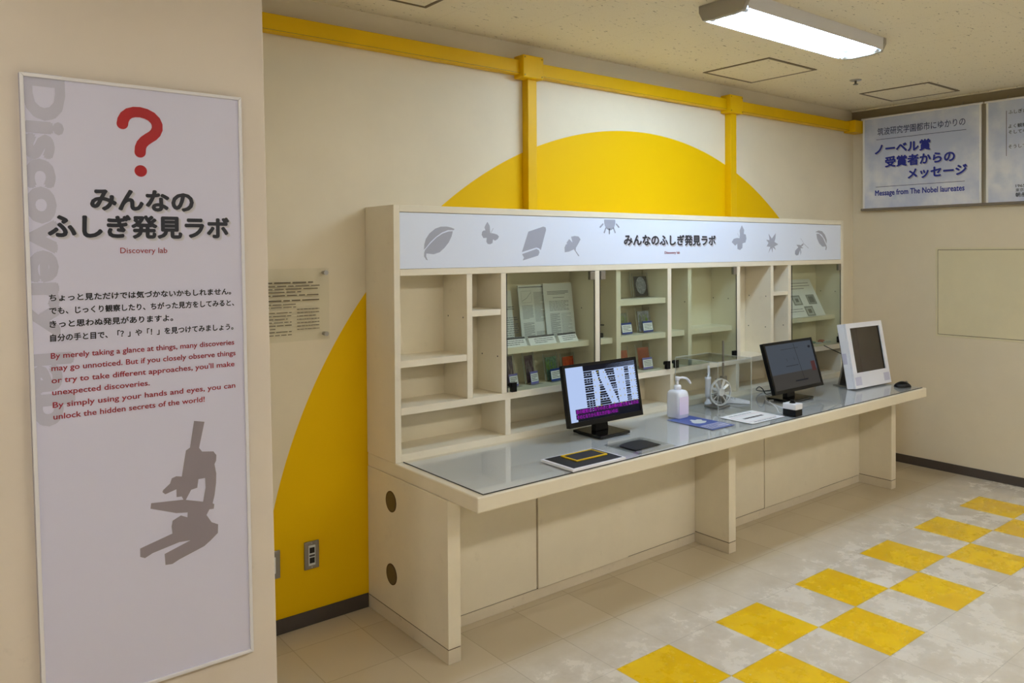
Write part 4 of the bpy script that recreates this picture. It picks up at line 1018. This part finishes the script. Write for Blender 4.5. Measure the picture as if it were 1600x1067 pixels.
build('foot', MB().lathe((px, py, GT + 0.0003), [(0, 0), (0.022, 0), (0.022, 0.006), (0.012, 0.02), (0.010, 0.04), (0, 0.041)]), 'white', t)
build('handle', MB().lathe((px, py, GT + 0.041), [(0, 0), (0.016, 0), (0.018, 0.02), (0.0175, 0.10), (0.019, 0.105), (0.019, 0.118), (0, 0.119)]), 'white', t)
build('tip', MB().tube([(px, py, GT + 0.158), (px + 0.006, py, GT + 0.19), (px + 0.010, py + 0.004, GT + 0.226)], 0.0065), 'white', t)
build('cord', MB().tube(smooth([(px + 0.010, py + 0.004, GT + 0.224), (px + 0.022, py + 0.006, GT + 0.20), (px + 0.03, py + 0.008, GT + 0.14), (px + 0.026, py + 0.010, GT + 0.06), (px + 0.015, py + 0.012, GT + 0.006)]), 0.002), 'paper_grey', t)
build('hook', MB().tube([(px - 0.014, py, GT + 0.158), (px - 0.016, py, GT + 0.178), (px - 0.009, py, GT + 0.184), (px - 0.004, py, GT + 0.172)], 0.0018), 'steel', t)
t = thing('tilted_card', 'small white sloping card with rounded print right of the acrylic box', 'card', (2.215, -0.368, GT), math.radians(-54))
cs = MB().add([(-0.105, -0.04, 0.0003), (0.105, -0.04, 0.0003), (0.105, 0.04, 0.0003), (-0.105, 0.04, 0.0003), (-0.105, -0.04, 0.045), (0.105, -0.04, 0.006), (0.105, 0.04, 0.006), (-0.105, 0.04, 0.045)],
              [(3, 2, 1, 0), (4, 5, 6, 7), (0, 1, 5, 4), (1, 2, 6, 5), (2, 3, 7, 6), (3, 0, 4, 7)])
build('block', cs, 'white', t, 0.002, local=True)
PT = lambda a, c: (a, c, 0.045 - (a + 0.105) * 0.1857 + 0.0006)
build('print', MB().ring(-0.075, 0.02, -0.024, 0.024, 0.003, PT).bars(-0.065, 0.01, -0.015, 0.015, 3, PT, 71, 0, 0.3), 'txt', t, local=True)

# cards on the glass
t = thing('information_card', 'blue card with a pale hand picture lying beside the pump bottle', 'card', (1.63, -0.605, GT))
zc = GT + 0.0003
build('sheet', MB().box(1.540, 1.725, -0.755, -0.450, zc, zc + 0.0006), 'blue_card', t)
PZ = lambda k: (lambda a, c: (a, c, zc + 0.0006 + k))
build('border', MB().ring(1.546, 1.719, -0.749, -0.456, 0.002, PZ(0.0003)), 'paper_grey', t)
build('hand_print', polyfill(MB(), [[(1.585, -0.60), (1.60, -0.565), (1.615, -0.56), (1.625, -0.535), (1.645, -0.53), (1.65, -0.552), (1.675, -0.545), (1.69, -0.56), (1.672, -0.585), (1.685, -0.60), (1.665, -0.615), (1.64, -0.625), (1.61, -0.622)]], PZ(0.0003)), 'paper_grey', t)
build('text_box', MB().rect(1.556, 1.71, -0.735, -0.66, PZ(0.0003)), 'print_pale', t)
build('small_print', MB().bars(1.563, 1.70, -0.728, -0.668, 4, PZ(0.0006), 81, 0, 0.45), 'blue', t)
t = thing('information_card', 'white card with thin red outline lying before the acrylic box', 'card', (1.955, -0.70, GT))
build('sheet', MB().box(1.806, 2.100, -0.803, -0.592, zc, zc + 0.0006), 'paper', t)
build('red_outline', MB().ring(1.832, 2.075, -0.765, -0.645, 0.002, PZ(0.0003)), 'pinkred', t)
build('heading_print', MB().bars(1.87, 2.045, -0.715, -0.690, 1, PZ(0.0003), 82, 0, 0.8), 'ink', t)
build('small_print', MB().bars(1.85, 2.05, -0.79, -0.773, 1, PZ(0.0003), 83, 0, 0.5).bars(1.85, 2.05, -0.635, -0.610, 1, PZ(0.0003), 84, 0, 0.3), 'txt', t)

# push button box
t = thing('push_button_box', 'white and black box with a black push button before the dim monitor', 'button box', (2.160, -0.812, GT))
build('lower_case', MB().box(-0.033, 0.033, -0.040, 0.040, 0.0003, 0.036), 'black', t, 0.002, local=True)
build('upper_case', MB().box(-0.0335, 0.0335, -0.0405, 0.0405, 0.0362, 0.068), 'white', t, 0.003, local=True)
build('button', MB().cyl((0, 0, 0.068), (0, 0, 0.074), 0.016).cyl((0, 0, 0.074), (0, 0, 0.084), 0.013), 'black', t, local=True)

# optical boards near the front edge
t = thing('pattern_board', 'white board with a black panel lying before the bright monitor', 'board', (0.64, -0.757, GT))
build('board', MB().box(0.488, 0.798, -0.866, -0.655, GT + 0.0003, GT + 0.011), 'white', t, 0.0015)
build('black_panel', MB().box(0.503, 0.787, -0.853, -0.666, GT + 0.011, GT + 0.0122), 'black_soft', t)
t = thing('yellow_frame', 'yellow rimmed dark viewing plate resting on the black panel', 'viewing plate', (0.668, -0.735, GT + 0.0124))
f = MB(); z0 = GT + 0.0124
a0, a1, b0, b1, w = 0.578, 0.760, -0.790, -0.684, 0.007
f.box(a0, a1, b0, b0 + w, z0, z0 + 0.006).box(a0, a1, b1 - w, b1, z0, z0 + 0.006).box(a0, a0 + w, b0 + w, b1 - w, z0, z0 + 0.006).box(a1 - w, a1, b0 + w, b1 - w, z0, z0 + 0.006)
build('rim', f, 'tapeyellow', t, 0.001)
build('plate', MB().box(a0 + w, a1 - w, b0 + w, b1 - w, z0 + 0.001, z0 + 0.003), 'black_soft', t)
t = thing('clear_board', 'clear acrylic board with a small black patch right of the yellow rimmed plate', 'board', (1.02, -0.74, GT))
build('plate', MB().box(0.895, 1.150, -0.848, -0.628, GT + 0.0003, GT + 0.003), 'acrylic', t)
build('outline', MB().ring(0.900, 1.140, -0.697, -0.629, 0.0015, lambda a, c: (a, c, GT + 0.0034)), 'txt_dark', t)
build('black_patch', polyfill(MB(), [[(0.938, -0.680), (0.985, -0.668), (1.049, -0.661), (1.09, -0.668), (1.109, -0.690), (1.104, -0.797), (0.938, -0.794)]], lambda a, c: (a, c, GT + 0.0037)), 'black_soft', t)
build('small_print', MB().bars(0.92, 1.13, -0.838, -0.805, 3, lambda a, c: (a, c, GT + 0.0034), 91, 0, 0.3), 'print_grey', t)

# cables on the counter
def cable(name, pts, r, m, label):
    loc = Vector(pts[0]); mb = MB().tube(smooth(pts), r)
    tag(build(name, mb, m, loc=tuple(loc)), label, 'cable')
zc = GT + 0.0035
cable('black_cable', [(2.80, -0.40, zc), (2.64, -0.36, zc), (2.53, -0.39, zc + 0.012), (2.48, -0.40, zc + 0.05), (2.50, -0.36, zc + 0.055), (2.56, -0.30, zc + 0.02), (2.66, -0.285, zc), (2.76, -0.30, zc)], 0.003, 'black', 'black cable looping on the counter behind the dim monitor')
cable('white_cable', [(2.54, -0.370, zc), (2.475, -0.425, zc), (2.39, -0.49, zc), (2.33, -0.58, zc), (2.28, -0.68, zc), (2.222, -0.75, zc + 0.004), (2.196, -0.785, zc + 0.012)], 0.0026, 'white', 'white cable running from the monitor back to the button box')
cable('white_cable', [(2.445, -0.500, zc), (2.42, -0.49, zc), (2.37, -0.53, zc), (2.29, -0.615, zc), (2.235, -0.665, zc), (2.19, -0.70, zc), (2.15, -0.735, zc), (2.135, -0.767, zc + 0.002)], 0.0026, 'paper', 'second white cable ending before the white outlined card')
cable('power_lead', [(3.40, -0.268, 0.951), (3.47, -0.30, 0.915), (3.53, -0.36, 0.875), (3.50, -0.43, 0.86)], 0.003, 'black', 'thin black lead slanting down behind the white terminal')
